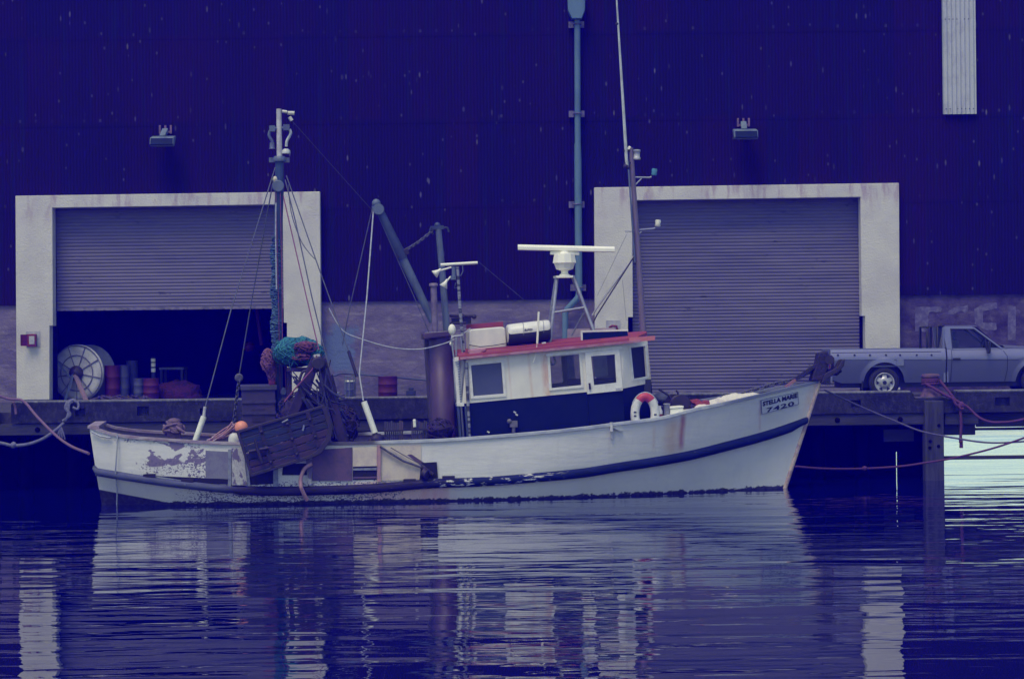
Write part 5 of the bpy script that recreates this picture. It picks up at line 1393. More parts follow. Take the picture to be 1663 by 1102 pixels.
for s_ in (-.3, .45):
    m = MB(); m.lathe(c + V((0, s_, 0)), (0, 1, 0), [(.19, -.12), (.12, -.08), (.12, .08), (.19, .12)], 16); m.build('drum', M_IRON, ww, BM)
m = MB(); m.tube([LP(1096, 658, -.3), LP(1086, 642, -.3), LP(1070, 632, -.3)], .02, 6); m.build('lever', M_IRON, ww, BM)
m = MB(); m.tube([LP(1102, 656, -.1), LP(1101, 637, -.1), LP(1098, 634, -.1)], .02, 6); m.tube([LP(1120, 655, -.1), LP(1119, 643, -.1)], .015, 6); m.build('lever', M_IRON, ww, BM)
m = MB(); m.ball(LP(1076, 648, .3), .3, 14, (.8, .9, .45), jit=.2); m.build('tarpaulin_heap', mat('slate_tarpaulin', (.10, .11, .16), .8, c2=(.06, .07, .12), scale=4, bump=.03, bscale=9), None, BM, label='slate blue tarpaulin heap behind the lifebuoy', cat='tarpaulin')
heap('dark_gear_heap', 'dark tangle of gear in front of the windlass', LP(1128, 662, -.5), .28, .35, .16, 60, M_HEAP, 12)
m = MB(); m.prL([(1122, 650), (1136, 648), (1137, 653), (1124, 654)], -.75, -.4); m.prL([(1129, 654), (1152, 650), (1153, 660), (1133, 664)], -.9, -.5); m.build('red_cloth', M_REDP, None, BM, label='scrap of red cloth tucked beside the white canvas', cat='cloth')
cv = MB(); rows = []
random.seed(2)
for i in range(31):
    t_ = i / 30; px = 1128 + (1246 - 1128) * t_; r = []
    for j in range(13):
        w = j / 12; yl = (-1.15 + .85 * t_) * (1 - w) + (.15 + .1 * t_) * w
        rail_ = pchip(SHEER, px)
        top_ = rail_ - (2 + 15 * math.sin(math.pi * min(1, .10 + t_ * .94)) ** .5) * math.sin(math.pi * min(.5 + .35 * w, w * 1.6 + .06)) 
        p = LP(px, top_ + 2, yl); p.z += .035 * noise.noise(V((px * .05, j * .8, 2))) + .015 * noise.noise(V((px * .22, j * 2.1, 5)))
        r.append(p)
    rows.append(r)
cv.grid(rows, True); cv.build('canvas_sheet', mat('white_canvas', (.70, .66, .58), .85, c2=(.52, .48, .46), scale=5, bump=.02, bscale=12), None, BM, label='crumpled white canvas spread along the foredeck inside the rail', cat='canvas', solid=.012)
m = MB(); chain(m, None, None, 0, .10, .022, smoothpts([LP(1120, 664, .15), LP(1150, 655, .1), LP(1185, 648, .05), (LP(1220, 634, .0)), LP(1262, 622, .0), LP(1290, 616, 0), LP(1318, 601, 0)], 8)); m.build('anchor_chain', M_CHAIN, None, BM, label='rusty anchor chain running up the foredeck to the bow roller', cat='chain')
an = thing('anchor', 'dark plough anchor stowed in the bow roller', 'anchor', BM @ LP(1352, 616, 0), BM)
m = MB(); m.prL([(1334, 622), (1340, 606), (1352, 600), (1362, 594), (1368, 584), (1373, 583), (1371, 594), (1362, 604), (1352, 610), (1345, 614), (1338, 622)], -.16, .16); m.build('fluke', M_IRON, an, BM, bevel=.015)
m = MB(); m.bar(LP(1345, 600, 0), LP(1318, 601, 0), .06, .06); m.tube([LP(1352, 598, 0), LP(1353, 582, 0), LP(1349, 578, 0)], .028, 8); m.tube([LP(1345, 604, 0), LP(1358, 606, 0), LP(1365, 600, 0)], .05, 8); m.build('shank', M_RUSTB, an, BM)

# ------------------------------------------------------------------ on the wharf
# hose reel drum inside the doorway
M_REEL = mat('reel_pale', (.50, .50, .53), .6, c2=(.36, .36, .41), scale=3)
M_SPOKE = mat('reel_spoke', (.15, .14, .22), .6)
YR = 56.75
rc = P(126, 605.5, YR)
rl = thing('net_reel', 'big pale spoked net reel standing inside the left doorway', 'reel', V((rc.x, YR, ZD)))
ax = V((.30, .95, 0)).normalized(); R = .69
m = MB(); m.lathe(rc, -ax, [(R, -.03), (R, .02), (R * .80, .03), (.1, .035)], 40); m.build('front_flange', M_REEL, rl)
m = MB(); m.lathe(rc + ax * .62, -ax, [(R * .98, -.03), (R * .98, .03), (.1, .03)], 40); m.build('rear_flange', mat('reel_grey', (.25, .25, .30), .6, c2=(.18, .18, .24), scale=3), rl)
m = MB(); m.lathe(rc + ax * .02, ax, [(.34, 0), (.34, .58)], 24); m.build('barrel', M_SPOKE, rl)
m = MB(); a_, b_ = ax.orthogonal().normalized(), None; b_ = ax.cross(a_)
for k in range(9):
    t_ = k * 2 * math.pi / 9 + .25; d_ = a_ * math.cos(t_) + b_ * math.sin(t_)
    m.tube([rc - ax * .05 + d_ * .1, rc - ax * .045 + d_ * R * .97], .014, 6)
for rr_ in (R * .62, R * .97): m.tube([rc - ax * .045 + (a_ * math.cos(i * .196) + b_ * math.sin(i * .196)) * rr_ for i in range(32)], .014, 6, closed=True)
m.build('spokes', M_SPOKE, rl)
m = MB(); m.lathe(rc - ax * .05, -ax, [(.18, 0), (.18, .05), (.12, .1), (.05, .16)], 18); m.build('hub', M_IRON, rl)
M_LEGP = mat('pinkish_leg', (.40, .25, .29), .7, c2=(.25, .18, .25), scale=6)
m = MB(); m.bar(rc - ax * .18 + V((.03, 0, -.04)), V((rc.x + .26, rc.y - .32, ZD)), .11, .06); m.build('stand_leg', M_LEGP, rl)
m = MB(); m.bar(rc - ax * .18 + V((-.03, 0, -.04)), V((rc.x - .27, rc.y - .25, ZD)), .06, .06); m.bar(rc - ax * .16 + V((-.42, 0, .28)), rc - ax * .16 + V((-.1, 0, -.1)), .05, .05); m.build('stand_leg', M_SPAR, rl)
m = MB(); m.bar(rc - ax * .2 + V((-.48, 0, .06)), rc - ax * .2 + V((-.40, 0, -.06)), .07, .05); m.build('red_guard', M_RED, rl)
# drums, made once and copied
def drum(px, Y, h, r, mt, label, name='oil_drum', grp='drums along the shed'):
    b = PZ(px, Y, ZD); b.z = ZD + .001
    t = thing(name, label, 'drum', b, group=grp)
    m = MB(); m.lathe(b, (0, 0, 1), [(r, 0), (r, h * .32), (r * 1.03, h * .335), (r, h * .35), (r, h * .65), (r * 1.03, h * .665), (r, h * .68), (r, h - .02), (r * 1.02, h - .01), (r * 1.02, h), (r * .96, h - .005)], 24); m.build('drum_shell', mt, t)
    m = MB(); m.lathe(b + V((0, 0, h - .03)), (0, 0, 1), [(r * .96, 0), (r * .2, .002)], 20); m.lathe(b + V((r * .5, 0, h - .03)), (0, 0, 1), [(.04, 0), (.04, .025), (.02, .03)], 10); m.build('drum_lid', M_IRON, t)
    return t
M_DRED = mat('drum_red', (.075, .006, .035), .7, c2=(.05, .006, .035), scale=4)
M_DGREY = mat('drum_grey', (.065, .072, .14), .6, c2=(.042, .045, .10), scale=4)
M_DDARK = mat('drum_dark', (.03, .035, .07), .6)
drum(183, 56.9, .84, .185, M_DRED, 'tall dull red drum just right of the net reel')
drum(201, 57.1, .84, .15, M_DGREY, 'slim grey drum between red and dark drums')
drum(215, 57.4, .95, .14, M_DDARK, 'nearly black drum in the doorway gloom')
drum(226, 56.9, .52, .13, M_DGREY, 'short grey drum in front of the dark drum')
drum(246, 56.7, .52, .19, M_DRED, 'short red drum below the white banded post')
drum(630, 54.2, .55, .22, M_DRED, 'red drum on the wharf beside the brown exhaust casing', grp='drums along the shed')
bp = thing('banded_post', 'thin post with three white bands inside the left doorway', 'post', PZ(249.5, 57.6, ZD))
b = PZ(249.5, 57.6, ZD); m = MB(); m.tube([b, b + V((0, 0, 1.02))], .05, 12); m.build('post_shaft', M_DDARK, bp)
for z0, z1 in ((.66, .755), (.79, .88), (.91, .985)):
    m = MB(); m.lathe(b + V((0, 0, z0)), (0, 0, 1), [(.055, 0), (.055, z1 - z0)], 12); m.build('white_band', M_RADW, bp)
tb = thing('work_table', 'dark table with a pale top deep inside the left doorway', 'table', PZ(282, 59, ZD))
m = MB(); a, b = PZ(260, 58.7, 0), PZ(300, 58.7, 0); m.box2((a.x, 58.7, 2.28), (b.x, 59.5, 2.33)); m.build('table_top', mat('table_blue', (.16, .18, .28), .6), tb)
for x in (a.x + .05, b.x - .05):
    for y in (58.75, 59.45): m = MB(); m.box2((x - .03, y - .03, ZD), (x + .03, y + .03, 2.279)); m.build('leg', M_DDARK, tb)
random.seed(21)
c = PZ(288, 57.3, ZD + .02); m = MB(); m.ball(c + V((0, 0, .05)), 1, 20, (.62, .4, .38), jit=.35, seed=2); m.build('net_heap', mat('red_net_heap', (.075, .012, .045), .95, c2=(.03, .010, .04), scale=9, bump=.05, bscale=20), label='heap of dark red netting on the shed floor', cat='fishing net')
m = MB()
for i in range(60):
    a = PZ(random.uniform(160, 235), random.uniform(55.9, 56.4), ZD + .02); m.tube([a, a + V((random.uniform(-.15, .15), random.uniform(-.1, .1), random.uniform(.02, .12))), a + V((random.uniform(-.25, .25), random.uniform(-.1, .1), .02))], .02, 5)
m.build('rope_litter', mat('litter_mauve', (.09, .06, .11), .9, c2=(.03, .025, .055), scale=9), label='low litter of old rope on the sill before the drums', cat='rope')
m = MB(); a, b = P(417, 500, 58.4), P(425, 560, 58.4); m.tube(smoothpts([a, V((a.x + .05, 58.4, (a.z + b.z) / 2)), b]), .05, 6); m.ball(P(405, 563, 58.4), .12, 10, jit=.4); m.build('hanging_buoy_rope', M_DRED, label='red rope and float hanging in the gloom left of the mast', cat='rope')
# things against the plaster wall
gb = thing('gas_cage', 'grey caged cylinder with a white band by the plaster wall', 'cylinder', PZ(569, 54.5, ZD))
b = PZ(569, 54.5, ZD); m = MB(); m.lathe(b, (0, 0, 1), [(.10, 0), (.10, .42), (.06, .47), (.04, .5)], 16); m.build('cylinder_body', M_DGREY, gb)
m = MB(); m.lathe(b + V((0, 0, .43)), (0, 0, 1), [(.115, 0), (.115, .035)], 16); m.build('white_band', M_RADW, gb)
m = MB()
for k in range(8): d_ = V((math.cos(k * .785), math.sin(k * .785), 0)) * .125; m.tube([b + d_, b + d_ + V((0, 0, .56))], .01, 5)
for z in (.01, .25, .56): m.tube([b + V((math.cos(i * .39) * .125, math.sin(i * .39) * .125, z)) for i in range(16)], .01, 5, closed=True)
m.build('cage', M_SPAR, gb)
cp = PZ(546, 54.2, ZD); m = MB(); m.lathe(cp, (0, 0, 1), [(.07, 0), (.07, .07), (.05, .09), (.07, .14), (.09, .16), (.09, .2)], 14); m.build('white_pot', M_PALE, label='small white pot on the wharf left of the caged cylinder', cat='pot')
m = MB(); a = PZ(668, 55, ZD); m.box2((a.x - .12, 55, ZD), (a.x + .1, 55.2, ZD + .2)); m.box2((a.x - .06, 55.02, ZD + .2), (a.x + .05, 55.18, ZD + .27)); m.build('tool_box', M_DDARK, label='small dark tool box on the wharf beside the exhaust casing', cat='tool box', bevel=.01)
m = MB(); m.tube(smoothpts([P(537, 610, 55.85), P(545, 609.5, 55.85), P(553, 606.5, 55.85), P(570, 607, 55.85), P(630, 611.5, 55.85), P(700, 618, 55.85)], 6), .02, 6); m.build('wall_cable', M_SPARD, label='blue cable sagging along the foot of the plaster wall', cat='cable')

# bollard
bo = PZ(1513, YD + .25, 0)
bl = thing('bollard', 'rusty mushroom headed bollard at the wharf edge with mauve rope', 'bollard', V((bo.x, YD + .25, 1.62)))
B = V((bo.x, YD + .25, 0)); M_BOL = mat('rusty_bollard', (.16, .085, .13), .8, c2=(.07, .04, .085), scale=7, bump=.012, bscale=25)
m = MB(); m.lathe(B + V((0, 0, 1.70)), (0, 0, 1), [(.22, 0), (.17, .10), (.135, .2), (.135, .32), (.165, .37), (.19, .385), (.19, .43), (.17, .455), (.02, .47)], 28); m.build('bollard_post', M_BOL, bl)
m = MB(); m.box2((B.x - .36, YD + .02, 1.655), (B.x + .30, YD + .55, 1.70)); m.build('base_plate', mat('bollard_base', (.08, .068, .11), .8, c2=(.04, .033, .06), scale=8), bl, bevel=.015)
m = MB(); m.box2((B.x - .40, YD - .0, 1.36), (B.x + .42, YD + .55, 1.652)); m.build('footing_block', M_KERB, bl, bevel=.02)
# mauve rope round it
M_MROPE = mat('mauve_mooring_rope', (.11, .035, .10), .9, c2=(.075, .025, .085), scale=30, bump=.01, bscale=60)
M_GROPE = mat('grey_mooring_rope', (.12, .105, .19), .9, c2=(.08, .07, .14), scale=30)
m = MB()
def ringp(z, r, a0, a1, n=20): return [B + V((math.cos(a0 + (a1 - a0) * i / n) * r, math.sin(a0 + (a1 - a0) * i / n) * r, z + .02 * i / n)) for i in range(n + 1)]
kn = P(1561, 655, YD - .10)
for z in (1.95, 2.0, 2.035): m.tube(ringp(z, .165, 2.6, 6.8), .026, 8)
m.tube(smoothpts([P(1501, 622, YD + .05), P(1512, 628, YD + .02), P(1530, 638, YD - .05), P(1545, 646, YD - .1), kn]), .03, 8)
m.tube(smoothpts([P(1526, 617, YD + .05), P(1533, 626, YD), P(1545, 641, YD - .08), P(1552, 650, YD - .1), kn]), .03, 8)
m.tube(smoothpts([P(1548, 645, YD - .1), P(1552, 656, YD - .12), P(1560, 660, YD - .12)]), .028, 8)
m.tube(smoothpts([kn, P(1572, 661, YD - .12), P(1588, 676, YD - .2), P(1605, 684, YD - .3), P(1625, 685.5, YD - .4), P(1660, 681, YD - .6), P(1720, 660, YD - .6)]), .026, 8)
m.tube(smoothpts([kn, P(1560, 668, YD - .12), P(1561, 690, YD - .12), P(1560, 712, YD - .12), P(1561, 718, YD - .12)]), [.03] * 18 + [.036] * 3 + [.045] * 4, 8)
m.ball(kn + V((0, -.02, -.03)), .06, 10, (1, 1, 1.3)); m.tube([kn + V((math.cos(i * .5) * .05, -.05 + math.sin(i * .5) * .02, math.sin(i * .5) * .06 - .05)) for i in range(12)], .024, 6)
for dx in (-.03, .0, .03): m.tube([P(1561, 716, YD - .12) + V((dx * .5, 0, 0)), P(1561 + dx * 60, 727, YD - .12)], .018, 6)
m.build('mooring_rope', M_MROPE, label='mauve rope knotted round the rusty bollard with a frayed hanging end', cat='rope')
m = MB(); bowp = BM @ LP(1339, 633, -.06)
m.tube(smoothpts([bowp, P(1400, 661, 47.2), P(1460, 686, 47.5), P(1500, 701, 47.5), P(1560, 712.5, 47.6), P(1600, 718, 47.6), P(1640, 718, 47.6), P(1720, 712, 47.6)]), .019, 8); m.build('mooring_rope', M_GROPE, label='grey line from the boat bow sagging in front of the square pile', cat='rope')
m = MB(); m.tube(smoothpts([P(1292, 757, 46.0), P(1340, 760.5, 46.5), P(1400, 760.5, 47), P(1460, 757, 47.3), P(1500, 751.5, 47.3), P(1545, 744, 47.4), P(1600, 731, 47.4), P(1645, 717, 47.4), P(1720, 690, 47.6)]), .02, 8); m.ball(P(1404, 760, 47), .04, 8, (1.5, 1, 1.2), jit=.3); m.build('mooring_rope', M_MROPE, label='mauve line sagging low over the dark water from the bow', cat='rope')
m = MB(); m.tube(smoothpts([P(-60, 620, 47.6), P(0, 643, 47.75), P(18, 648, 47.75), P(38, 651, 47.7), P(60, 676, 47.2), P(90, 706, 46), P(115, 724, 45), P(144, 736, 43.9)]), .028, 8); m.tube(smoothpts([P(22, 652, 47.7), P(25, 662, 47.75), P(26, 672, 47.75)]), .03, 6)
m.build('mooring_rope', mat('pink_mooring_rope', (.19, .105, .17), .9, c2=(.13, .075, .14), scale=30), label='pinkish line from the wharf at far left down to the boat stern', cat='rope')
m = MB(); random.seed(4)
m.tube(smoothpts([P(-60, 712, 47.6), P(0, 719, 47.7), P(20, 723, 47.7), P(45, 721, 47.7), P(70, 712, 47.75), P(92, 697, 47.75), P(104, 686, 47.78)]), .034, 8)
m.ball(P(22, 722.5, 47.7), .06, 8, (1.2, 1, 1.2), jit=.3)
for k in range(7):
    o = (random.uniform(-3, 3), random.uniform(-2, 2))
    m.tube(smoothpts([P(121 + o[0], 650 + o[1], 48.0), P(111 + o[0], 654 + o[1], 47.82), P(109 + o[0], 664 + o[1], 47.78), P(112 - o[0], 674 + o[1], 47.76), P(104 + o[0], 683, 47.76)]), .024, 6)
for k in range(4): m.tube(smoothpts([P(98, 690, 47.76), P(96 + k * 2, 700, 47.74), P(92 + k * 4.5, 711 + (k % 2) * 2, 47.74)]), .016, 5)
m.tube(smoothpts([P(119, 650, 47.85), P(127, 655, 47.85), P(126, 664, 47.8), P(118, 661, 47.8)]), .026, 6)
m.build('mooring_rope', mat('pale_grey_rope', (.17, .17, .26), .9, c2=(.1, .1, .18), scale=24), label='pale grey rope knotted over the kerb and slung away to the left', cat='rope')

# ------------------------------------------------------------------ pickup
YP = 51.5; WP = 1.62; SC = F / YP
def tp(px, py): p = P(px, py, YP); return (p.x, p.z)
M_TRK = NT('silver_blue_paint'); M_TRK.bump(M_TRK.noise(3, 2, .5), .004)
M_TRK = M_TRK.set((.15, .16, .285), .36, .25)
M_RUB = mat('tyre_rubber', (.018, .018, .022), .85); M_TRIM = mat('black_trim', (.012, .012, .018), .5)
tk = thing('pickup_truck', 'silver blue pickup truck parked behind the kerb at the right', 'pickup truck', V((tp(1500, 640)[0], YP + .8, ZD)))
zsill = tp(1500, 621)[1]; zrail = tp(1430, 567)[1]; zseam = tp(1430, 584)[1]; xw = tp(1437, 627)[0]; zw = ZD + .335; Ra = .445
xf = xw + 3.34
def bulge(z):
    t_ = (z - zsill) / (zrail - zsill)
    return .17 * max(0, (.72 - t_) / .72) ** 1.25 + .085 * max(0, (t_ - .72) / .28) ** 1.2
def zbot(x, rear=None):
    z = zsill
    for c_ in (xw, xf):
        if abs(x - c_) < Ra: z = max(z, zw + math.sqrt(Ra * Ra - (x - c_) ** 2))
    if x < tp(1362, 0)[0]: z = max(z, zsill + .0 + (tp(1362, 0)[0] - x) * .35)
    return z
def skin(m, xa, xb, ztop, k=14):
    n = int((xb - xa) / .025); 
    for side in (0, 1):
        cols = []
        for i in range(n + 1):
            x = xa + (xb - xa) * i / n; z0 = zbot(x); z1 = ztop(x); c_ = []
            fl = 0
            for w_ in (xw, xf):
                d_ = math.hypot(x - w_, 0)
            for j in range(k + 1):
                z = z0 + (z1 - z0) * j / k; b = bulge(z)
                for w_ in (xw, xf):
                    dd_ = math.hypot(x - w_, z - zw)
                    if dd_ < Ra + .10 and z > zw - .1: b -= .035 * (1 - max(0, dd_ - Ra) / .10)
                c_.append(V((x, YP + b if side == 0 else YP + WP - b, z)))
            cols.append(c_)
        m.grid(cols, True)
    return m
xr, xg = tp(1343, 0)[0], tp(1530, 0)[0]
xh = xr + 5.0
m = MB(); skin(m, xr, xg, lambda x: zrail)
for y in (YP + .09, YP + WP - .09 - .06): m.box2((xr, y - .0, zrail - .04), (xg, y + .06, zrail + .012))
m.box2((xr, YP + .15, zsill + .35), (xg, YP + WP - .15, zsill + .38)); m.box2((xr, YP + .09, zsill + .05), (xr + .04, YP + WP - .09, zrail)); m.box2((xg - .04, YP + .09, zsill), (xg, YP + WP - .09, zrail))
bed = m.build('cargo_bed', M_TRK, tk)
m = MB(); m.box2((xr + .02, YP + .05, zrail - .075), (xg - .1, YP + .085, zrail - .06)); m.build('bed_rail_shadow_gap', M_TRIM, bed)
m = MB()
for px in (1361, 1388, 1413, 1439, 1462, 1489, 1513): c_ = tp(px, 576); m.box((c_[0], YP + .045 - .02, c_[1]), (.035, .05, .03))
m.build('tie_hook', M_TRIM, bed)
m = MB(); a = tp(1456, 583); b = tp(1468, 594); m.box2((a[0], YP - .006, b[1]), (b[0], YP + .03, a[1])); m.build('fuel_flap', M_TRK, bed, bevel=.006)
xc0 = tp(1532.5, 0)[0]; zroof = tp(1560, 530.5)[1]; zhood = tp(1633, 567)[1]
m = MB(); skin(m, xc0, xh - .12, lambda x: zrail if x < tp(1629, 0)[0] else zrail - (x - tp(1629, 0)[0]) * .06)
zz = zrail
rows = []
for i in range(13):
    x = tp(1627, 0)[0] + (xh - .12 - tp(1627, 0)[0]) * i / 12; z = zrail - max(0, x - tp(1629, 0)[0]) * .06
    rows.append([V((x, YP + .07, z)), V((x, YP + .3, z + .05)), V((x, YP + .8, z + .065)), V((x, YP + WP - .3, z + .05)), V((x, YP + WP - .07, z))])
m.grid(rows, True)
m.box2((xh - .13, YP + .07, zsill + .1), (xh - .06, YP + WP - .07, zrail - .14)); m.box2((xc0, YP + .08, zsill), (xc0 + .03, YP + WP - .08, zrail))
m.build('cab_body', M_TRK, tk)
WIN = [tp(1547, 534.5), tp(1584, 534.8), tp(1627, 567.8), tp(1548.8, 568.4)]
UP_ = [tp(1533, 532), tp(1536, 530.3), tp(1580, 530), tp(1586, 532), tp(1632, 567.2), (tp(1632, 0)[0], zrail - .01), (xc0, zrail - .01)]
def upmap(side):
    def f(p, d):
        t_ = (p[1] - zrail) / (zroof - zrail); y = .07 + .13 * max(0, t_) + d
        return V((p[0], YP + y if side == 0 else YP + WP - y, p[1]))
    return f
for side in (0, 1):
    m = MB(); m.prism([UP_, WIN], upmap(side), 0, .05); m.build('cab_side', M_TRK, tk)
    m = MB(); m.prism([[(WIN[0][0] - .02, WIN[0][1] + .02), (WIN[1][0], WIN[1][1] + .02), (WIN[2][0] + .03, WIN[2][1] - .0), (WIN[3][0] - .02, WIN[3][1] - .0)]], upmap(side), .025, .031); m.build('side_window', M_GLASS, tk)
    m = MB(); o_ = [(x + dx, z + dz) for (x, z), (dx, dz) in zip(WIN, ((-.02, .02), (.008, .02), (.045, -.015), (-.02, -.018)))]
    m.prism([o_, WIN], upmap(side), -.006, .024); m.build('window_seal', M_TRIM, tk)
y0, y1 = YP + .2, YP + WP - .2
m = MB(); xa, xb = tp(1534, 0)[0], tp(1584, 0)[0]
m.grid([[V((xa, y0 + (y1 - y0) * j / 6, zroof + .03 * (1 - (j / 3 - 1) ** 2))), V((xb, y0 + (y1 - y0) * j / 6, zroof + .005 + .03 * (1 - (j / 3 - 1) ** 2)))] for j in range(7)], True); m.build('roof', M_TRK, tk)
wb_ = tp(1632, 567)
m = MB(); m.add([(xb, y0, zroof - .01), (xb, y1, zroof - .01), (wb_[0], YP + WP - .1, wb_[1] - .02), (wb_[0], YP + .1, wb_[1] - .02)], [(0, 1, 2, 3)]); m.build('windscreen', M_GLASS, tk)
m = MB(); m.add([(xa + .02, y0, zroof - .02), (xa + .02, y1, zroof - .02), (xa + .02, YP + WP - .12, zrail), (xa + .02, YP + .12, zrail)], [(0, 1, 2, 3)]); m.build('rear_window', M_GLASS, tk)
# quarter-light bar, handle, mirror, seams
m = MB(); a, b = tp(1602, 547.5), tp(1603, 568); m.bar((a[0], YP + .085 + .06, a[1]), (b[0], YP + .07, b[1]), .02, .03); m.build('quarter_light_bar', M_TRIM, tk)
m = MB(); a, b = tp(1547.5, 581), tp(1560, 585); m.box2((a[0], YP - .01, b[1]), (b[0], YP + .02, a[1])); m.build('door_handle', M_TRIM, tk, bevel=.006)
m = MB(); c_ = tp(1604, 566); m.box((c_[0], YP - .10, c_[1] + .03), (.07, .16, .26)); m.bar((c_[0], YP - .03, c_[1]), (c_[0] + .02, YP + .07, c_[1]), .04, .05); m.build('wing_mirror', M_TRIM, tk, bevel=.02)
def seamline(pts, w=.012):
    m = MB()
    for (a, b) in zip(pts[:-1], pts[1:]):
        n = 8
        for i in range(n):
            p, q_ = (a[0] + (b[0] - a[0]) * i / n, a[1] + (b[1] - a[1]) * i / n), (a[0] + (b[0] - a[0]) * (i + 1) / n, a[1] + (b[1] - a[1]) * (i + 1) / n)
            m.bar((p[0], YP + bulge(p[1]) - .001, p[1]), (q_[0], YP + bulge(q_[1]) - .001, q_[1]), w, .006, (0, 1, 0))
    return m
M_SEAM = mat('seam_dark', (.025, .028, .05), .7)
seamline([tp(1546, 568), tp(1546, 619)]).build('door_seam', M_SEAM, tk); seamline([tp(1630, 569), tp(1636, 578), tp(1637, 600), tp(1634, 619)]).build('door_seam', M_SEAM, tk)
seamline([tp(1372, 584.2), tp(1529, 584.2)], .009).build('body_crease', M_SEAM, tk); seamline([tp(1534, 584.2), tp(1655, 584.2)], .009).build('body_crease', M_SEAM, tk)
m = MB(); m.box2((xg + .005, YP + .12, zsill + .02), (xc0 - .005, YP + WP - .12, zrail - .05)); m.build('cab_gap', M_TRIM, tk)
# frame guard behind the cab
m = MB(); a, b = tp(1513, 531), tp(1525, 573)
for y in (YP + .16, YP + WP - .16): m.tube([(a[0], y, zrail), (a[0], y, a[1]), (b[0], y, a[1]), (b[0], y, zrail)], .03, 8)
for z in (a[1],): m.tube([(a[0] + .02, YP + .16, z), (a[0] + .02, YP + WP - .16, z)], .02, 8)
m.build('headboard_frame', M_TRIM, tk)
m = MB(); m.box2((tp(1526.5, 0)[0], YP + .13, zrail - .02), (tp(1529.5, 0)[0], YP + .2, tp(1528, 531)[1])); m.build('pale_stanchion', M_TRK, tk)
# chassis, wheels, lights
for x in (xw, xf):
    m = MB(); m.box2((x - .5, YP + .34, zw - .05), (x + .5, YP + WP - .34, zw + .55)); m.build('wheel_well', M_TRIM, tk)
m = MB(); m.box2((xr + .25, YP + .30, ZD + .22), (xh - .3, YP + WP - .30, zsill + .2)); m.box2((xr - .10, YP + .1, zsill - .03), (xr - .0, YP + WP - .1, zsill + .14)); m.build('chassis', M_TRIM, tk)
m = MB(); m.box2((xh - .09, YP + .05, zsill - .02), (xh + .03, YP + WP - .05, zsill + .16)); m.build('front_bumper', M_TRIM, tk, bevel=.02)
for y in (YP + .15, YP + WP - .4):
    m = MB(); m.box2((xh - .10, y, zsill + .28), (xh - .03, y + .25, zsill + .45)); m.build('headlight', M_GLASS, tk)
for y in (YP + .10, YP + WP - .2):
    m = MB(); m.box2((xr - .02, y, zsill + .25), (xr + .0, y + .1, zsill + .55)); m.build('tail_light', M_RED, tk)
m = MB(); a = tp(1401, 617); m.box2((a[0] - .0, YP + .12, ZD + .1), (a[0] + .02, YP + .34, zsill + .05)); m.build('mud_flap', M_RUB, tk)
m = MB(); m.box2((xc0 + .15, YP + .25, zsill + .3), (xc0 + .3, YP + WP - .25, zroof - .28)); m.box2((xc0 + .3, YP + .25, zsill + .1), (xc0 + .75, YP + WP - .25, zsill + .35)); m.box2((xc0 + .18, YP + .4, zroof - .28), (xc0 + .27, YP + .62, zroof - .1)); m.build('bench_seat', mat('seat_grey', (.16, .16, .2), .9), tk, bevel=.03)
m = MB(); c_ = V((xc0 + 1.0, YP + 1.15, zrail + .08)); m.tube([c_ + V((math.sin(i * .39) * .06, math.cos(i * .39) * .19, math.sin(i * .39) * .18)) for i in range(16)], .016, 6, closed=True); m.build('steering_wheel', M_TRIM, tk)
m = MB(); m.box2((xc0 + 1.1, YP + .2, zrail - .15), (tp(1630, 0)[0], YP + WP - .2, zrail + .02)); m.build('dashboard', M_TRIM, tk, bevel=.03)
M_RIM = mat('rim_silver', (.42, .42, .46), .4, .4, c2=(.33, .33, .38), scale=8)
def wheel(x, near_):
    y = YP + .04 if near_ else YP + WP - .04; s_ = 1 if near_ else -1
    c_ = V((x, y, zw)); w = MB()
    w.lathe(c_, (0, s_, 0), [(.205, .09), (.215, .0), (.27, -.005), (.315, .01), (.335, .05), (.335, .17), (.31, .2), (.2, .2)], 32); o = w.build('wheel', M_RUB, tk)
    r = MB(); r.lathe(c_ + V((0, -s_ * .012, 0)), (0, s_, 0), [(.0005, .04), (.218, .04), (.218, -.005), (.20, .0), (.19, .02), (.12, .012), (.11, -.005), (.06, -.012), (.02, -.014)], 32); r.build('rim', M_RIM, o)
    h = MB()
    for k in range(6):
        a_ = k * math.pi / 3; 
        q_ = [V((math.cos(a_ + da) * rr_, 0, math.sin(a_ + da) * rr_)) for da, rr_ in ((-.26, .182), (.26, .182), (0, .105))]
        h.add([c_ + p + V((0, -s_ * .006, 0)) for p in q_], [(0, 1, 2)])
    h.lathe(c_ + V((0, -s_ * .034, 0)), (0, s_, 0), [(.048, 0), (.05, .02)], 6); h.build('rim_hole', M_TRIM, o)
for x in (xw, xf):
    for n_ in (True, False): wheel(x, n_)

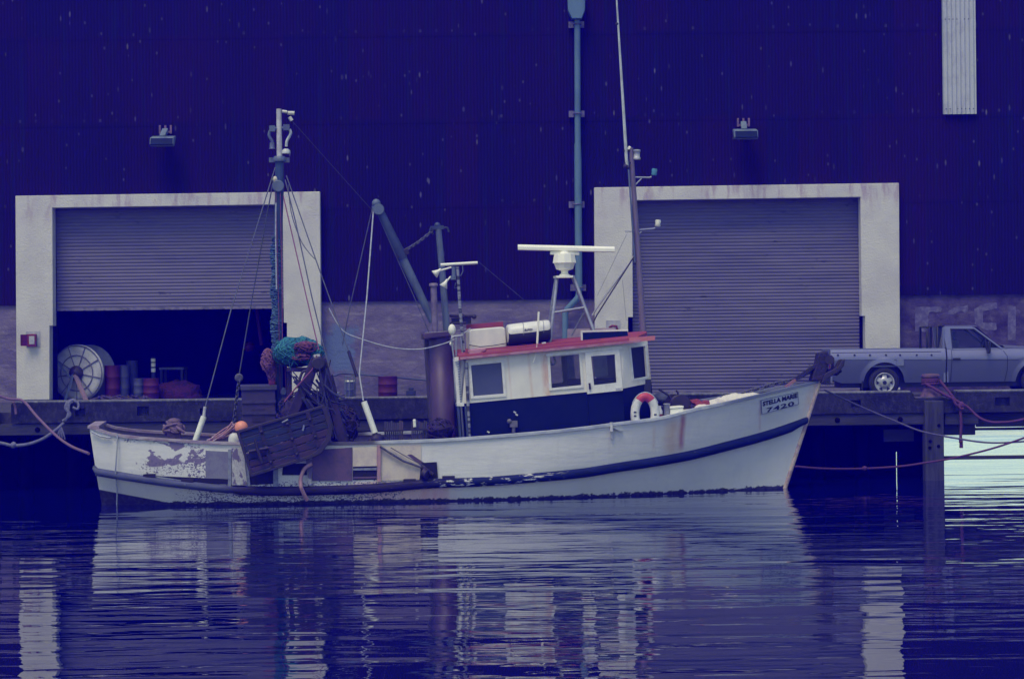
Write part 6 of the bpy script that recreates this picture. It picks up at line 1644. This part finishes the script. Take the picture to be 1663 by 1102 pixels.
# ------------------------------------------------------------------ blue tint, light, camera
SE, SA, SD, SO, SS_, SN = 62, 205, 1.0, 1.4, .15, 1.4
def tint_volume():
    q = bpy.data.materials.new('film_tint'); q.use_nodes = True; t = q.node_tree; t.nodes.clear()
    o = t.nodes.new('ShaderNodeOutputMaterial'); v = t.nodes.new('ShaderNodeVolumePrincipled')
    v.inputs['Color'].default_value = TINT_C; v.inputs['Absorption Color'].default_value = (1, 1, 1, 1); v.inputs['Density'].default_value = TINT_D; v.inputs['Anisotropy'].default_value = 0
    t.links.new(v.outputs[0], o.inputs['Volume']); return q
TINT_C = (.002, .0, 1.0, 1); TINT_D = .0043
m = MB(); m.box2((-112, -62, -3), (112, 94, 14.6)); m.build('tint_volume', tint_volume(), kind='stuff')  # blue volume added for the aged film's tint, not real haze

SUN_EL, SUN_AZ = math.radians(SE), math.radians(SA)
w = bpy.data.worlds.new('World'); bpy.context.scene.world = w; w.use_nodes = True
sk = w.node_tree.nodes.new('ShaderNodeTexSky'); sk.sky_type = 'NISHITA'; sk.sun_disc = False
sk.sun_elevation = SUN_EL; sk.sun_rotation = SUN_AZ; sk.dust_density = SD; sk.air_density = .65; sk.ozone_density = SO
bg = w.node_tree.nodes['Background']; bg.inputs['Strength'].default_value = SS_; w.node_tree.links.new(sk.outputs[0], bg.inputs[0])
sl = bpy.data.lights.new('Sun', 'SUN'); sl.energy = SN; sl.angle = math.radians(25); sl.color = (1, .90, .82)
so = bpy.data.objects.new('Sun', sl); C.objects.link(so)
sd_ = V((math.sin(SUN_AZ) * math.cos(SUN_EL), math.cos(SUN_AZ) * math.cos(SUN_EL), math.sin(SUN_EL)))
so.rotation_euler = sd_.to_track_quat('Z', 'Y').to_euler(); so.location = (0, 0, 60)
cd = bpy.data.cameras.new('Camera'); cam = bpy.data.objects.new('Camera', cd); C.objects.link(cam)
cd.sensor_width = 36; cd.sensor_fit = 'HORIZONTAL'; cd.lens = F / 1663 * 36; cd.clip_end = 3000; cd.clip_start = .1
R3 = Matrix((RT, UPC, -FW)).transposed()
cam.matrix_world = Matrix.Translation(CAM) @ R3.to_4x4()
sc = bpy.context.scene; sc.camera = cam
sc.render.engine = 'CYCLES'
sc.view_settings.view_transform = 'Standard'; sc.view_settings.look = 'None'; sc.view_settings.gamma = 1; sc.view_settings.exposure = 0.40
sc.cycles.use_denoising = True; sc.cycles.max_bounces = 6; sc.cycles.transparent_max_bounces = 12
